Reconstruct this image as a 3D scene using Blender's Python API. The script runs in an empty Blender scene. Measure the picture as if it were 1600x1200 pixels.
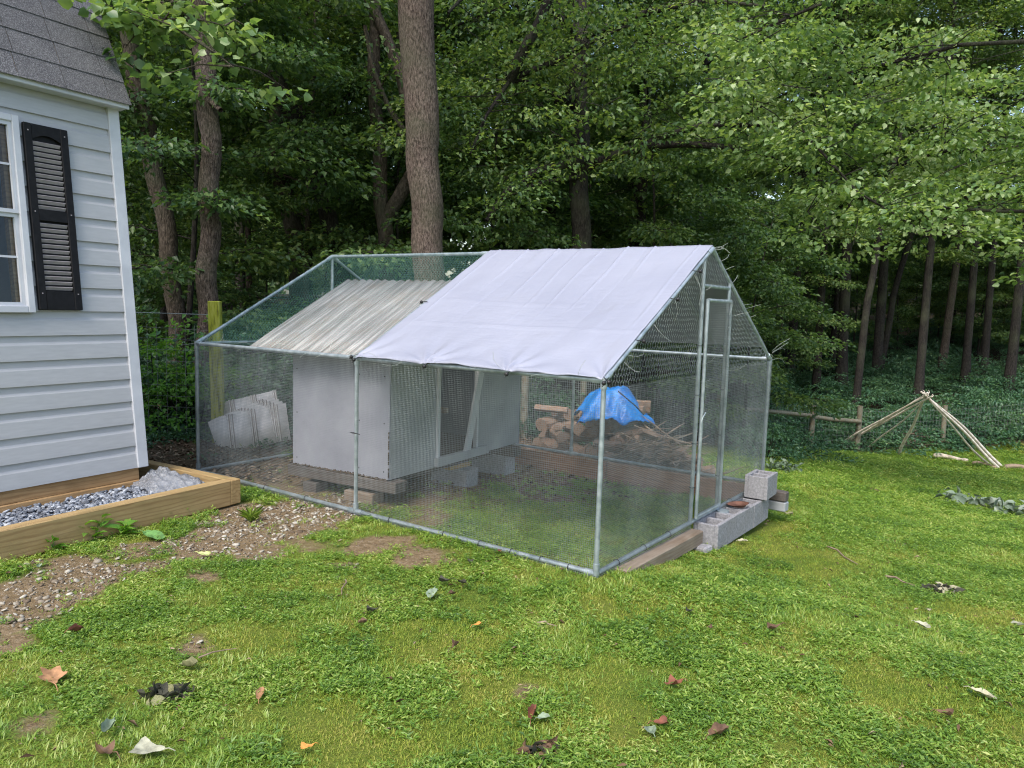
import bpy, math, random
import numpy as np
from mathutils import Vector, Matrix, noise as mnoise

rng = np.random.default_rng(7)
random.seed(7)
R = math.radians
sc = bpy.context.scene
col = sc.collection

# ------------------------------------------------------------------ camera
F_PX, PITCH, ROLL, CAM_H = 1184.6, .1024, .0294, 1.5393
cp_, sp_ = math.cos(PITCH), math.sin(PITCH)
FW = Vector((0, cp_, -sp_)); UP0 = Vector((0, sp_, cp_)); RT0 = Vector((1, 0, 0))
RT = math.cos(ROLL)*RT0 + math.sin(ROLL)*UP0
UP = -math.sin(ROLL)*RT0 + math.cos(ROLL)*UP0
CAM = Vector((0, 0, CAM_H))
cam_data = bpy.data.cameras.new('camera')
cam = bpy.data.objects.new('camera', cam_data); col.objects.link(cam)
m = Matrix((RT, UP, -FW)).transposed().to_4x4(); m.translation = CAM
cam.matrix_world = m
cam_data.sensor_width = 36; cam_data.lens = 36*F_PX/1600
cam_data.clip_start = .05; cam_data.clip_end = 600
sc.camera = cam

# ------------------------------------------------------------------ light
SUN_EL, SUN_AZ = R(52), R(205)      # azimuth clockwise from +Y: behind the camera, a little left
world = bpy.data.worlds.new('World'); sc.world = world; world.use_nodes = True
wn = world.node_tree; wn.nodes.clear()
sky = wn.nodes.new('ShaderNodeTexSky'); sky.sky_type = 'NISHITA'; sky.sun_disc = False
sky.sun_elevation = SUN_EL; sky.sun_rotation = SUN_AZ; sky.dust_density = 3; sky.air_density = 1.2; sky.ozone_density = 1.0
bg = wn.nodes.new('ShaderNodeBackground'); bg.inputs[1].default_value = .15
wo = wn.nodes.new('ShaderNodeOutputWorld')
wn.links.new(sky.outputs[0], bg.inputs[0]); wn.links.new(bg.outputs[0], wo.inputs[0])
sun_d = bpy.data.lights.new('sun', 'SUN'); sun_d.energy = 1.5; sun_d.angle = R(25); sun_d.color = (1, .95, .88)
sun = bpy.data.objects.new('sun', sun_d); col.objects.link(sun)
sdir = Vector((math.sin(SUN_AZ)*math.cos(SUN_EL), math.cos(SUN_AZ)*math.cos(SUN_EL), math.sin(SUN_EL)))
sun.rotation_euler = sdir.to_track_quat('Z', 'Y').to_euler()
vs = sc.view_settings
vs.view_transform = 'Standard'; vs.look = 'None'; vs.gamma = 1; vs.use_curve_mapping = False
vs.exposure = 1.04
sc.cycles.pixel_filter_type = 'BLACKMAN_HARRIS'; sc.cycles.filter_width = 1.15
sc.cycles.max_bounces = 6; sc.cycles.diffuse_bounces = 3; sc.cycles.transmission_bounces = 4; sc.cycles.transparent_max_bounces = 8

# ------------------------------------------------------------------ place helpers
def ray(px, py):
    return FW + RT*((px-800)/F_PX) - UP*((py-600)/F_PX)
def at(px, py, Y):
    r = ray(px, py); return CAM + r*(Y/r.y)
def on_z(px, py, z):
    r = ray(px, py); return CAM + r*((z-CAM_H)/r.z)
YAW = .6199; CC = (-2.74, 6.56)
cX = (math.cos(YAW), -math.sin(YAW)); cY = (math.sin(YAW), math.cos(YAW))
def coop(a, b, c=0.):
    return Vector((CC[0]+a*cX[0]+b*cY[0], CC[1]+a*cX[1]+b*cY[1], c))
def sstep(a, b, x):
    t = np.clip((x-a)/(b-a), 0, 1); return t*t*(3-2*t)
def terrain(x, y):
    x = np.asarray(x, float); y = np.asarray(y, float)
    g = (x-CC[0])*cY[0]+(y-CC[1])*cY[1]
    S = sstep(-3.2, 1.0, x)
    z = -(.066*np.clip(g, 0, 3)+.118*np.clip(g-3, 0, 12))
    z = z + .10*np.clip(g-18, 0, 18) + .06*np.clip(g-36, 0, 100)
    zl = .035*np.clip(y-12, 0, 60)
    z = S*z+(1-S)*zl
    a_ = (x-CC[0])*cX[0]+(y-CC[1])*cX[1]
    z = z-.085*sstep(3.7, 4.2, a_)*sstep(.1, 1.2, g)
    z = z + .018*np.sin(x*1.3+.5)*np.cos(y*1.1)*sstep(1, 3, np.abs(x)+y*.3)
    return z
def tz(x, y): return float(terrain(x, y))
def gp(px, py):
    r = ray(px, py); t = 1.5
    for i in range(4000):
        p = CAM+r*t
        if p.z < tz(p.x, p.y): break
        t += .01 if t < 12 else .03
    p.z = tz(p.x, p.y)
    return p

# ------------------------------------------------------------------ object helpers
def link(o, parent=None):
    col.objects.link(o)
    if parent is not None: o.parent = parent
    return o
def tag(o, label=None, cat=None, group=None, kind=None):
    if label: o['label'] = label
    if cat: o['category'] = cat
    if group: o['group'] = group
    if kind: o['kind'] = kind
    return o
def empty(name, loc=(0, 0, 0), rz=0, label=None, cat=None, group=None):
    o = bpy.data.objects.new(name, None); link(o); o.empty_display_size = .1
    o.location = loc; o.rotation_euler = (0, 0, rz)
    return tag(o, label, cat, group)
def npobj(name, V, Fc, mat, parent=None, smooth=False, attrs=None):
    V = np.asarray(V, np.float32); Fc = np.asarray(Fc, np.int32)
    me = bpy.data.meshes.new(name)
    n, k = Fc.shape
    me.vertices.add(len(V)); me.vertices.foreach_set('co', V.ravel())
    me.loops.add(n*k); me.loops.foreach_set('vertex_index', Fc.ravel())
    me.polygons.add(n)
    me.polygons.foreach_set('loop_start', np.arange(0, n*k, k, dtype=np.int32))
    try: me.polygons.foreach_set('loop_total', np.full(n, k, dtype=np.int32))
    except Exception: pass
    if smooth: me.polygons.foreach_set('use_smooth', np.ones(n, dtype=bool))
    if attrs:
        for an, av in attrs.items():
            a = me.attributes.new(an, 'FLOAT', 'POINT'); a.data.foreach_set('value', np.asarray(av, np.float32))
    me.update(calc_edges=True)
    if mat: me.materials.append(mat)
    o = bpy.data.objects.new(name, me); link(o, parent)
    return o

class MB:
    def __init__(s): s.v = []; s.f = []; s.sm = []
    def add(s, vs_, fs_, smooth=False):
        b = len(s.v); s.v += [tuple(v) for v in vs_]; s.f += [tuple(i+b for i in f) for f in fs_]; s.sm += [smooth]*len(fs_)
    def box(s, c, size, rot=None, bev=0.):
        hx, hy, hz = size[0]/2, size[1]/2, size[2]/2; c = Vector(c)
        M = rot if rot is not None else Matrix.Identity(3)
        if bev <= 0:
            P = [c+M@Vector((x*hx, y*hy, z*hz)) for x in (-1, 1) for y in (-1, 1) for z in (-1, 1)]
            s.add(P, [(0, 1, 3, 2), (4, 6, 7, 5), (0, 4, 5, 1), (2, 3, 7, 6), (0, 2, 6, 4), (1, 5, 7, 3)])
        else:
            b = min(bev, hx*.45, hy*.45, hz*.45)
            idx = {}; P = []
            for x in (-1, 1):
                for y in (-1, 1):
                    for z in (-1, 1):
                        for k, q in enumerate(((hx, hy-b, hz-b), (hx-b, hy, hz-b), (hx-b, hy-b, hz))):
                            idx[x, y, z, k] = len(P); P.append(c+M@Vector((x*q[0], y*q[1], z*q[2])))
            Fs = []
            def q4(a): Fs.append(tuple(a))
            for x in (-1, 1): a = [idx[x, -1, -1, 0], idx[x, 1, -1, 0], idx[x, 1, 1, 0], idx[x, -1, 1, 0]]; q4(a if x > 0 else a[::-1])
            for y in (-1, 1): a = [idx[-1, y, -1, 1], idx[-1, y, 1, 1], idx[1, y, 1, 1], idx[1, y, -1, 1]]; q4(a if y > 0 else a[::-1])
            for z in (-1, 1): a = [idx[-1, -1, z, 2], idx[1, -1, z, 2], idx[1, 1, z, 2], idx[-1, 1, z, 2]]; q4(a if z > 0 else a[::-1])
            for x in (-1, 1):
                for y in (-1, 1): a = [idx[x, y, -1, 0], idx[x, y, -1, 1], idx[x, y, 1, 1], idx[x, y, 1, 0]]; q4(a if x*y > 0 else a[::-1])
            for x in (-1, 1):
                for z in (-1, 1): a = [idx[x, -1, z, 0], idx[x, 1, z, 0], idx[x, 1, z, 2], idx[x, -1, z, 2]]; q4(a if x*z > 0 else a[::-1])
            for y in (-1, 1):
                for z in (-1, 1): a = [idx[-1, y, z, 1], idx[-1, y, z, 2], idx[1, y, z, 2], idx[1, y, z, 1]]; q4(a if y*z > 0 else a[::-1])
            for x in (-1, 1):
                for y in (-1, 1):
                    for z in (-1, 1):
                        a = [idx[x, y, z, 0], idx[x, y, z, 1], idx[x, y, z, 2]]; q4(a if x*y*z > 0 else a[::-1])
            s.add(P, Fs)
        return s
    def tube(s, pts, rad, n=8, cap=True, smooth=True, wob=0.):
        pts = [Vector(p) for p in pts]
        if not hasattr(rad, '__len__'): rad = [rad]*len(pts)
        t0 = (pts[1]-pts[0]).normalized()
        u = t0.orthogonal().normalized(); V = []
        for i, p in enumerate(pts):
            t = (pts[min(i+1, len(pts)-1)]-pts[max(i-1, 0)]).normalized()
            u = (u-t*u.dot(t)).normalized(); w = t.cross(u)
            for k in range(n):
                a = 2*math.pi*k/n; rr = rad[i]
                if wob: rr *= 1+wob*mnoise.noise(Vector((math.cos(a)*1.5, math.sin(a)*1.5, i*.7+p.x*3)))
                V.append(p+(u*math.cos(a)+w*math.sin(a))*rr)
        Fs = [(i*n+k, i*n+(k+1) % n, (i+1)*n+(k+1) % n, (i+1)*n+k) for i in range(len(pts)-1) for k in range(n)]
        s.add(V, Fs, smooth)
        if cap:
            s.add(V[:n], [tuple(range(n))[::-1]]); s.add(V[-n:], [tuple(range(n))])
        return s
    def build(s, name, mat, parent=None):
        me = bpy.data.meshes.new(name); me.from_pydata(s.v, [], s.f)
        me.polygons.foreach_set('use_smooth', s.sm); me.update()
        me.materials.append(mat)
        o = bpy.data.objects.new(name, me); return link(o, parent)
def copyo(o, parent=None, loc=None):
    c = o.copy(); link(c, parent)
    if loc is not None: c.location = loc
    return c

# ------------------------------------------------------------------ materials
class NT:
    def __init__(s, name):
        s.m = bpy.data.materials.new(name); s.m.use_nodes = True; s.t = s.m.node_tree; s.t.nodes.clear()
        s.out = s.n('ShaderNodeOutputMaterial')
    def n(s, typ, **kw):
        x = s.t.nodes.new(typ)
        for k, v in kw.items(): setattr(x, k, v)
        return x
    def l(s, a, b): s.t.links.new(a, b)
    def co(s, obj=True, scale=(1, 1, 1)):
        mp = s.n('ShaderNodeMapping'); mp.inputs['Scale'].default_value = scale
        if obj: c = s.n('ShaderNodeTexCoord'); s.l(c.outputs['Object'], mp.inputs[0])
        else: c = s.n('ShaderNodeNewGeometry'); s.l(c.outputs['Position'], mp.inputs[0])
        return mp.outputs[0]
    def noise(s, vec, scale, detail=4, rough=.55):
        x = s.n('ShaderNodeTexNoise'); x.inputs['Scale'].default_value = scale; x.inputs['Detail'].default_value = detail
        x.inputs['Roughness'].default_value = rough; s.l(vec, x.inputs['Vector']); return x.outputs[0]
    def ramp(s, fac, stops):
        r = s.n('ShaderNodeValToRGB'); e = r.color_ramp.elements
        while len(e) < len(stops): e.new(.5)
        for i, (p, c) in enumerate(stops):
            e[i].position = p; e[i].color = (*c, 1) if len(c) == 3 else c
        s.l(fac, r.inputs[0]); return r.outputs[0]
    def mix(s, f, a, b, mode='MIX'):
        x = s.n('ShaderNodeMix', data_type='RGBA', blend_type=mode)
        for sock, v in ((x.inputs[0], f), (x.inputs[6], a), (x.inputs[7], b)):
            if hasattr(v, 'is_linked'): s.l(v, sock)
            elif isinstance(v, tuple): sock.default_value = (*v, 1)
            else: sock.default_value = v
        return x.outputs[2]
    def bump(s, h, strength=.5, dist=.01):
        b = s.n('ShaderNodeBump'); b.inputs['Strength'].default_value = strength; b.inputs['Distance'].default_value = dist
        s.l(h, b.inputs['Height']); return b.outputs[0]
    def bsdf(s, color, rough=.7, metal=0, normal=None, spec=.5, **kw):
        p = s.n('ShaderNodeBsdfPrincipled')
        for sock, v in ((p.inputs['Base Color'], color), (p.inputs['Roughness'], rough), (p.inputs['Metallic'], metal)):
            if hasattr(v, 'is_linked'): s.l(v, sock)
            elif isinstance(v, tuple): sock.default_value = (*v, 1)
            else: sock.default_value = v
        p.inputs['Specular IOR Level'].default_value = spec
        if normal is not None: s.l(normal, p.inputs['Normal'])
        for k, v in kw.items(): p.inputs[k.replace('_', ' ')].default_value = v
        return p
    def done(s, sh): s.l(sh.outputs[0] if hasattr(sh, 'outputs') else sh, s.out.inputs[0]); return s.m

def simple(name, c1, c2, scale=8, rough=.7, metal=0, bump=.2, dist=.003, stretch=(1, 1, 1), spec=.4, detail=5, c3=None):
    N = NT(name); v = N.co(True, stretch); f = N.noise(v, scale, detail)
    stops = [(.38, c1), (.62, c2)] if c3 is None else [(.36, c1), (.5, c2), (.64, c3)]
    c = N.ramp(f, stops)
    g = N.noise(v, scale*6, 3)
    rr = N.n('ShaderNodeMapRange'); rr.inputs[3].default_value = max(0.02, rough-.12); rr.inputs[4].default_value = min(1, rough+.12)
    N.l(f, rr.inputs[0])
    return N.done(N.bsdf(c, rr.outputs[0], metal, N.bump(g, bump, dist), spec))

def leaf_mat(name, stops, trans=.35, pos_scale=.5, rough=.5, gloss=.5):
    N = NT(name)
    g = N.n('ShaderNodeNewGeometry'); oi = N.n('ShaderNodeObjectInfo')
    nz = N.noise(N.co(False), pos_scale, 2)
    a = N.n('ShaderNodeMath', operation='MULTIPLY_ADD'); N.l(g.outputs['Random Per Island'], a.inputs[0]); a.inputs[1].default_value = .6; N.l(nz, a.inputs[2])
    b = N.n('ShaderNodeMath', operation='MULTIPLY_ADD'); N.l(oi.outputs['Random'], b.inputs[0]); b.inputs[1].default_value = .22; N.l(a.outputs[0], b.inputs[2])
    d = N.n('ShaderNodeMath', operation='SUBTRACT'); N.l(b.outputs[0], d.inputs[0]); d.inputs[1].default_value = .40
    c = N.ramp(d.outputs[0], stops)
    p = N.bsdf(c, rough, 0, None, gloss)
    tr = N.n('ShaderNodeBsdfTranslucent')
    c2 = N.mix(1., c, (1.35, 1.35, .55), 'MULTIPLY'); N.l(c2, tr.inputs[0])
    ms = N.n('ShaderNodeMixShader'); ms.inputs[0].default_value = trans
    N.l(p.outputs[0], ms.inputs[1]); N.l(tr.outputs[0], ms.inputs[2])
    return N.done(ms.outputs[0])

M = {}
M['leaf'] = leaf_mat('leaf_green', [(.05, (.04, .09, .042)), (.4, (.085, .16, .062)), (.7, (.15, .24, .075)), (.95, (.30, .38, .14))], .42, rough=.4)
M['leaf_light'] = leaf_mat('leaf_light', [(.05, (.055, .12, .05)), (.35, (.13, .225, .085)), (.65, (.23, .34, .12)), (.95, (.46, .55, .32))], .42, pos_scale=1.1, rough=.38)
M['leaf_dark'] = leaf_mat('leaf_undergrowth', [(.1, (.03, .08, .05)), (.5, (.07, .165, .095)), (.85, (.13, .24, .12)), (.95, (.20, .32, .15))], rough=.4)
M['grass'] = leaf_mat('grass_blade', [(.05, (.065, .14, .028)), (.35, (.14, .265, .038)), (.65, (.235, .36, .05)), (.92, (.42, .47, .14))], .35, 2.2, .42, .6)
M['turf'] = leaf_mat('turf_blade', [(.05, (.11, .20, .028)), (.4, (.20, .29, .035)), (.65, (.30, .35, .05)), (.92, (.44, .40, .12))], .3, 2.2, .6, .3)
M['weed'] = leaf_mat('weed_leaf', [(.1, (.07, .2, .03)), (.6, (.13, .3, .04)), (.9, (.22, .36, .06))], .35)

def bark(name, c1, c2, c3, sx=20, sz=6, b=1.):
    N = NT(name); v = N.co(True, (sx, sx, sz)); f = N.noise(v, 2.2, 8, .75)
    vv = N.n('ShaderNodeTexVoronoi'); vv.inputs['Scale'].default_value = 3.2; N.l(v, vv.inputs[0])
    c = N.ramp(f, [(.40, c1), (.5, c2), (.60, c3)])
    big = N.noise(N.co(True), 1.2, 3)
    c = N.mix(N.ramp(big, [(.48, (0, 0, 0)), (.65, (.45, .45, .45))]), c, (.09, .10, .06))
    h = N.n('ShaderNodeMath', operation='MULTIPLY_ADD'); N.l(vv.outputs[0], h.inputs[0]); h.inputs[1].default_value = .5; N.l(f, h.inputs[2])
    return N.done(N.bsdf(c, .9, 0, N.bump(h.outputs[0], b, .02), .2))
M['bark_grey'] = bark('bark_grey', (.028, .02, .016), (.11, .083, .07), (.21, .165, .14), 30, 8)
M['bark_brown'] = bark('bark_brown', (.03, .024, .019), (.075, .06, .049), (.13, .106, .088))
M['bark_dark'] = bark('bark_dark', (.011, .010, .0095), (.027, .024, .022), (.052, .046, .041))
M['galv'] = simple('galvanised_steel', (.27, .33, .36), (.44, .50, .54), 14, .38, .5, .15, .001)
M['wire'] = simple('galvanised_wire', (.20, .24, .25), (.34, .39, .41), 3, .5, .2, 0)
M['greenwire'] = simple('green_netting', (.10, .27, .23), (.20, .40, .35), 3, .55, .1, 0)
M['hexwire'] = simple('hex_netting', (.26, .33, .33), (.42, .49, .49), 3, .5, .2, 0)
M['black'] = simple('black_plastic', (.012, .012, .013), (.022, .022, .024), 20, .45, 0, .1)
M['shutter'] = simple('shutter_plastic', (.006, .006, .007), (.011, .011, .013), 30, .6, 0, .2, .001, spec=.2)
M['louver'] = simple('skylit_louver', (.26, .24, .26), (.36, .33, .35), 14, .6, 0, .2, .001)  # slat grey lightened in colour for the sky the tilted slats catch
M['panel'] = simple('painted_panel', (.25, .26, .31), (.30, .31, .36), 2.2, .55, 0, .15, .001)
M['panel2'] = simple('painted_board', (.27, .29, .31), (.33, .35, .37), 4, .55, 0, .15, .001)
M['white'] = simple('white_trim', (.46, .48, .52), (.54, .56, .60), 5, .4, 0, .05, .001)
M['metal_sheet'] = simple('pale_metal_sheet', (.58, .55, .53), (.80, .77, .75), 5, .5, .1, .1, .001)
M['mud'] = simple('mud_edge', (.05, .035, .02), (.12, .08, .05), 20, .9, 0, .6)
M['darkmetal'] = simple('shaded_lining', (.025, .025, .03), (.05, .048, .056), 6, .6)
M['pole'] = simple('bleached_pole', (.55, .48, .40), (.80, .74, .66), 10, .85, 0, .4)
M['thinwire'] = simple('weathered_wire', (.16, .17, .17), (.30, .31, .31), 6, .6, .2, 0)
M['grime_shade'] = simple('rib_grime_shade', (.22, .18, .155), (.36, .31, .27), 8, .8)  # grime on rib sides, darkened to stand in for missing rib shading
M['blue'] = simple('blue_tarp', (.0, .13, .48), (.005, .22, .66), 6, .4, 0, .5, .01)
M['rust'] = simple('rusty_dish', (.07, .03, .02), (.17, .08, .055), 14, .7, 0, .4)
M['rope'] = simple('pale_wire', (.30, .34, .32), (.45, .48, .46), 5, .5, .1, 0)

def siding_mat():
    N = NT('vinyl_siding'); v = N.co(True, (3, 3, 20)); f = N.noise(v, 3, 4); g = N.noise(N.co(True, (18, 30, 90)), 3, 2)
    dirt = N.noise(N.co(True, (1, 1, 1.6)), 2.2, 5)
    c = N.ramp(f, [(.3, (.365, .375, .395)), (.7, (.41, .42, .44))])
    c = N.mix(N.ramp(dirt, [(.5, (0, 0, 0)), (.8, (.22, .22, .22))]), c, (.33, .34, .33))
    return N.done(N.bsdf(c, .42, 0, N.bump(g, .12, .001), .4))
M['siding'] = siding_mat()

def wood_mat(name, c1, c2, knots=(.16, .09, .04), s=(2, 14, 14), rough=.75, green=None):
    N = NT(name); v = N.co(True, s); f = N.noise(v, 2.4, 7, .6)
    w = N.n('ShaderNodeTexWave', wave_type='BANDS', bands_direction='Z'); w.inputs['Scale'].default_value = .8; w.inputs['Distortion'].default_value = 9
    w.inputs['Detail'].default_value = 3; N.l(v, w.inputs[0])
    c = N.ramp(f, [(.3, c1), (.7, c2)])
    c = N.mix(N.ramp(w.outputs[1], [(.0, (.38, .38, .38)), (.45, (0, 0, 0))]), c, knots)
    st = N.noise(N.co(True), 3.1, 4)
    c = N.mix(N.ramp(st, [(.52, (0, 0, 0)), (.75, (.45, .45, .45))]), c, green or tuple(x*.6 for x in c1))
    kv = N.n('ShaderNodeTexVoronoi'); kv.inputs['Scale'].default_value = 2.1; N.l(N.co(True, (1, 3, 3)), kv.inputs[0])
    c = N.mix(N.ramp(kv.outputs[0], [(.06, (.75, .75, .75)), (.11, (0, 0, 0))]), c, knots)
    return N.done(N.bsdf(c, rough, 0, N.bump(f, .35, .003), .25))
M['lumber'] = wood_mat('treated_lumber', (.31, .21, .095), (.41, .295, .145), green=(.21, .185, .08))
M['skidwood'] = wood_mat('skid_lumber', (.30, .18, .08), (.40, .26, .13))
M['oldwood'] = wood_mat('weathered_lumber', (.19, .15, .115), (.29, .24, .19))
M['greywood'] = wood_mat('grey_lumber', (.08, .07, .065), (.15, .135, .125), (.09, .07, .06))
M['redboard'] = wood_mat('retaining_board', (.26, .15, .10), (.36, .22, .15), (.10, .05, .03))
M['stick'] = simple('bleached_stick', (.34, .28, .23), (.55, .48, .40), 14, .85, 0, .5)
M['log'] = simple('fallen_log_bark', (.16, .11, .08), (.30, .23, .17), 8, .9, 0, .8, .01)
M['split'] = simple('split_firewood', (.20, .11, .07), (.36, .24, .16), 9, .9, 0, .8, .01, c3=(.30, .26, .24))
M['endgrain'] = simple('cut_end', (.40, .30, .20), (.52, .42, .30), 9, .9, 0, .4, .004)

def mossy():
    N = NT('mossy_post'); v = N.co(True, (10, 10, 1.4)); f = N.noise(v, 3, 6, .65)
    c = N.ramp(f, [(.38, (.14, .14, .03)), (.5, (.34, .37, .04)), (.62, (.46, .46, .10))])
    return N.done(N.bsdf(c, .9, 0, N.bump(f, .7, .008), .2))
M['moss'] = mossy()
M['postwood'] = wood_mat('grey_green_post', (.13, .13, .10), (.22, .21, .16), s=(12, 12, 2))

def shingle_mat():
    N = NT('asphalt_shingle'); v = N.co(True); vv = N.n('ShaderNodeTexVoronoi'); vv.inputs['Scale'].default_value = 260; N.l(v, vv.inputs[0])
    sepc = N.ramp(vv.outputs[1], [(.0, (.02, .02, .024)), (.45, (.09, .09, .10)), (.75, (.26, .26, .28)), (1, (.55, .55, .58))])
    big = N.noise(v, 5, 5); oi = N.n('ShaderNodeObjectInfo')
    c = N.mix(.35, sepc, N.ramp(big, [(.3, (.07, .07, .075)), (.7, (.17, .17, .175))]))
    c = N.mix(N.ramp(oi.outputs['Random'], [(0, (.0, .0, .0)), (1, (.35, .35, .35))]), c, (.06, .06, .065))
    return N.done(N.bsdf(c, .95, 0, N.bump(vv.outputs[0], .9, .003), .15))
M['shingle'] = shingle_mat()

def block_mat():
    N = NT('concrete_block'); v = N.co(True); f = N.noise(v, 60, 5, .7); b = N.noise(v, 5, 5)
    c = N.ramp(f, [(.3, (.18, .18, .195)), (.55, (.29, .29, .31)), (.75, (.38, .38, .40))])
    c = N.mix(N.ramp(b, [(.5, (0, 0, 0)), (.75, (.4, .4, .4))]), c, (.20, .19, .17))
    return N.done(N.bsdf(c, .95, 0, N.bump(f, .7, .004), .2))
M['block'] = block_mat()

def tarp_mat():
    N = NT('white_tarp'); v = N.co(True); f = N.noise(v, 1.5, 3)
    w = N.noise(N.co(True, (1, 1, 1)), 9, 6, .6); fine = N.noise(N.co(True, (1, 6, 1)), 5, 5)
    c = N.ramp(f, [(.3, (.325, .345, .435)), (.7, (.365, .385, .475))])
    st = N.noise(v, 4.2, 6)
    c = N.mix(N.ramp(st, [(.58, (0, 0, 0)), (.8, (.16, .16, .16))]), c, (.33, .32, .32))
    a = N.n('ShaderNodeMath', operation='ADD'); N.l(w, a.inputs[0]); N.l(fine, a.inputs[1])
    p = N.bsdf(c, .42, 0, N.bump(a.outputs[0], .35, .012), .45)
    tr = N.n('ShaderNodeBsdfTranslucent'); tr.inputs[0].default_value = (.5, .5, .58, 1)
    ms = N.n('ShaderNodeMixShader'); ms.inputs[0].default_value = .18; N.l(p.outputs[0], ms.inputs[1]); N.l(tr.outputs[0], ms.inputs[2])
    return N.done(ms.outputs[0])
M['tarp'] = tarp_mat()

def roofsheet_mat():
    N = NT('weathered_roof_sheet'); v = N.co(True, (26, .7, .7)); f = N.noise(v, 2, 6, .7); b = N.noise(N.co(True), 6, 5)
    c = N.ramp(f, [(.3, (.12, .115, .115)), (.5, (.26, .25, .25)), (.68, (.46, .45, .45))])
    c = N.mix(N.ramp(b, [(.5, (0, 0, 0)), (.7, (.4, .4, .4))]), c, (.24, .19, .15))
    return N.done(N.bsdf(c, .6, .2, N.bump(b, .2, .003), .3))
M['roofsheet'] = roofsheet_mat()

def glass_mat():
    N = NT('window_glass')
    g = N.n('ShaderNodeBsdfGlossy'); g.inputs['Roughness'].default_value = .02; g.inputs[0].default_value = (.9, .95, 1, 1)
    t = N.n('ShaderNodeBsdfTransparent'); t.inputs[0].default_value = (.93, .95, .95, 1)
    fr = N.n('ShaderNodeFresnel'); fr.inputs[0].default_value = 1.35
    ms = N.n('ShaderNodeMixShader'); N.l(fr.outputs[0], ms.inputs[0]); N.l(t.outputs[0], ms.inputs[1]); N.l(g.outputs[0], ms.inputs[2])
    return N.done(ms.outputs[0])
M['glass'] = glass_mat()
def plastic_film():
    N = NT('clear_plastic_film'); v = N.co(True); w = N.noise(v, 14, 6, .7)
    p = N.bsdf((.34, .36, .40), .10, 0, N.bump(w, 1., .03), 1.)
    t = N.n('ShaderNodeBsdfTransparent'); ms = N.n('ShaderNodeMixShader'); ms.inputs[0].default_value = .6
    N.l(t.outputs[0], ms.inputs[1]); N.l(p.outputs[0], ms.inputs[2]); return N.done(ms.outputs[0])
M['film'] = plastic_film()
def stone_mat(name, stops):
    N = NT(name); g = N.n('ShaderNodeNewGeometry'); c = N.ramp(g.outputs['Random Per Island'], stops)
    f = N.noise(N.co(True), 40, 4); c = N.mix(.35, c, N.ramp(f, [(.3, (.1, .1, .1)), (.7, (.6, .6, .6))]), 'OVERLAY')
    return N.done(N.bsdf(c, .85, 0, N.bump(f, .4, .004), .3))
M['gravel'] = stone_mat('grey_gravel', [(0, (.09, .10, .12)), (.4, (.20, .22, .26)), (.75, (.32, .35, .40)), (1, (.5, .53, .57))])
M['pebble'] = stone_mat('pale_pebble', [(0, (.12, .085, .055)), (.4, (.24, .20, .15)), (.75, (.36, .33, .27)), (1, (.52, .50, .44))])
M['litter'] = stone_mat('dry_leaf_litter', [(0, (.07, .04, .02)), (.4, (.16, .10, .06)), (.8, (.28, .20, .13)), (1, (.40, .32, .22))])

# ------------------------------------------------------------------ ground
DIRT = [(430, 812, .50, 1.), (360, 838, .34, 1.), (300, 868, .22, .6), (160, 900, .22, .75), (60, 930, .34, .85), (10, 955, .3, .8), (490, 795, .42, .9), (220, 858, .2, .6), (110, 880, .2, .6), (400, 862, .2, .8), (160, 985, .12, .5), (540, 885, .15, .5), (300, 1000, .1, .5), (230, 890, .2, .7), (100, 905, .2, .7), (320, 895, .18, .6), (20, 1010, .15, .5), (500, 850, .25, .6),
        (585, 850, .22, .95), (650, 872, .22, .9), (690, 880, .15, .6), (60, 1130, .12, .4), (300, 1010, .14, .45),
        (820, 1080, .10, .45), (1290, 880, .18, .25), (1110, 850, .2, .3)]
DIRT = [(gp(a, b), r, w) for a, b, r, w in DIRT]
YEL = [(gp(a, b), r, w) for a, b, r, w in [(650, 1000, .5, .8), (520, 1120, .35, .9), (800, 1050, .5, .6), (700, 1150, .4, .7), (1010, 960, .4, .5), (1230, 880, .7, .8), (1200, 830, .5, .8),
        (1400, 900, .3, .4), (1530, 960, .35, .8), (1390, 1080, .25, .5), (1560, 1130, .3, .8), (430, 1000, .35, .5), (930, 1110, .3, .5)]]
def fbm(x, y, s, seed=0):
    # cheap vectorised value noise
    out = 0; amp = 1; tot = 0
    for o in range(4):
        xs, ys = x*s+seed*17.3+o*5.1, y*s+seed*9.7+o*3.3
        xi, yi = np.floor(xs), np.floor(ys); fx, fy = xs-xi, ys-yi
        fx = fx*fx*(3-2*fx); fy = fy*fy*(3-2*fy)
        h = lambda a, b: np.modf(np.abs(np.sin(a*127.1+b*311.7)*43758.5453))[0]
        v = (h(xi, yi)*(1-fx)+h(xi+1, yi)*fx)*(1-fy)+(h(xi, yi+1)*(1-fx)+h(xi+1, yi+1)*fx)*fy
        out = out+v*amp; tot += amp; amp *= .5; s *= 2
    return out/tot
FX = [1.2, 4.2, 6.9, 8.1, 10.6, 13.6, 16.8, 22]; FY = [12.6, 15.2, 17.2, 17.5, 18.4, 19.4, 20.5, 22.5]
def past_fence(x, y): return y-np.interp(x, FX, FY)
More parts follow.
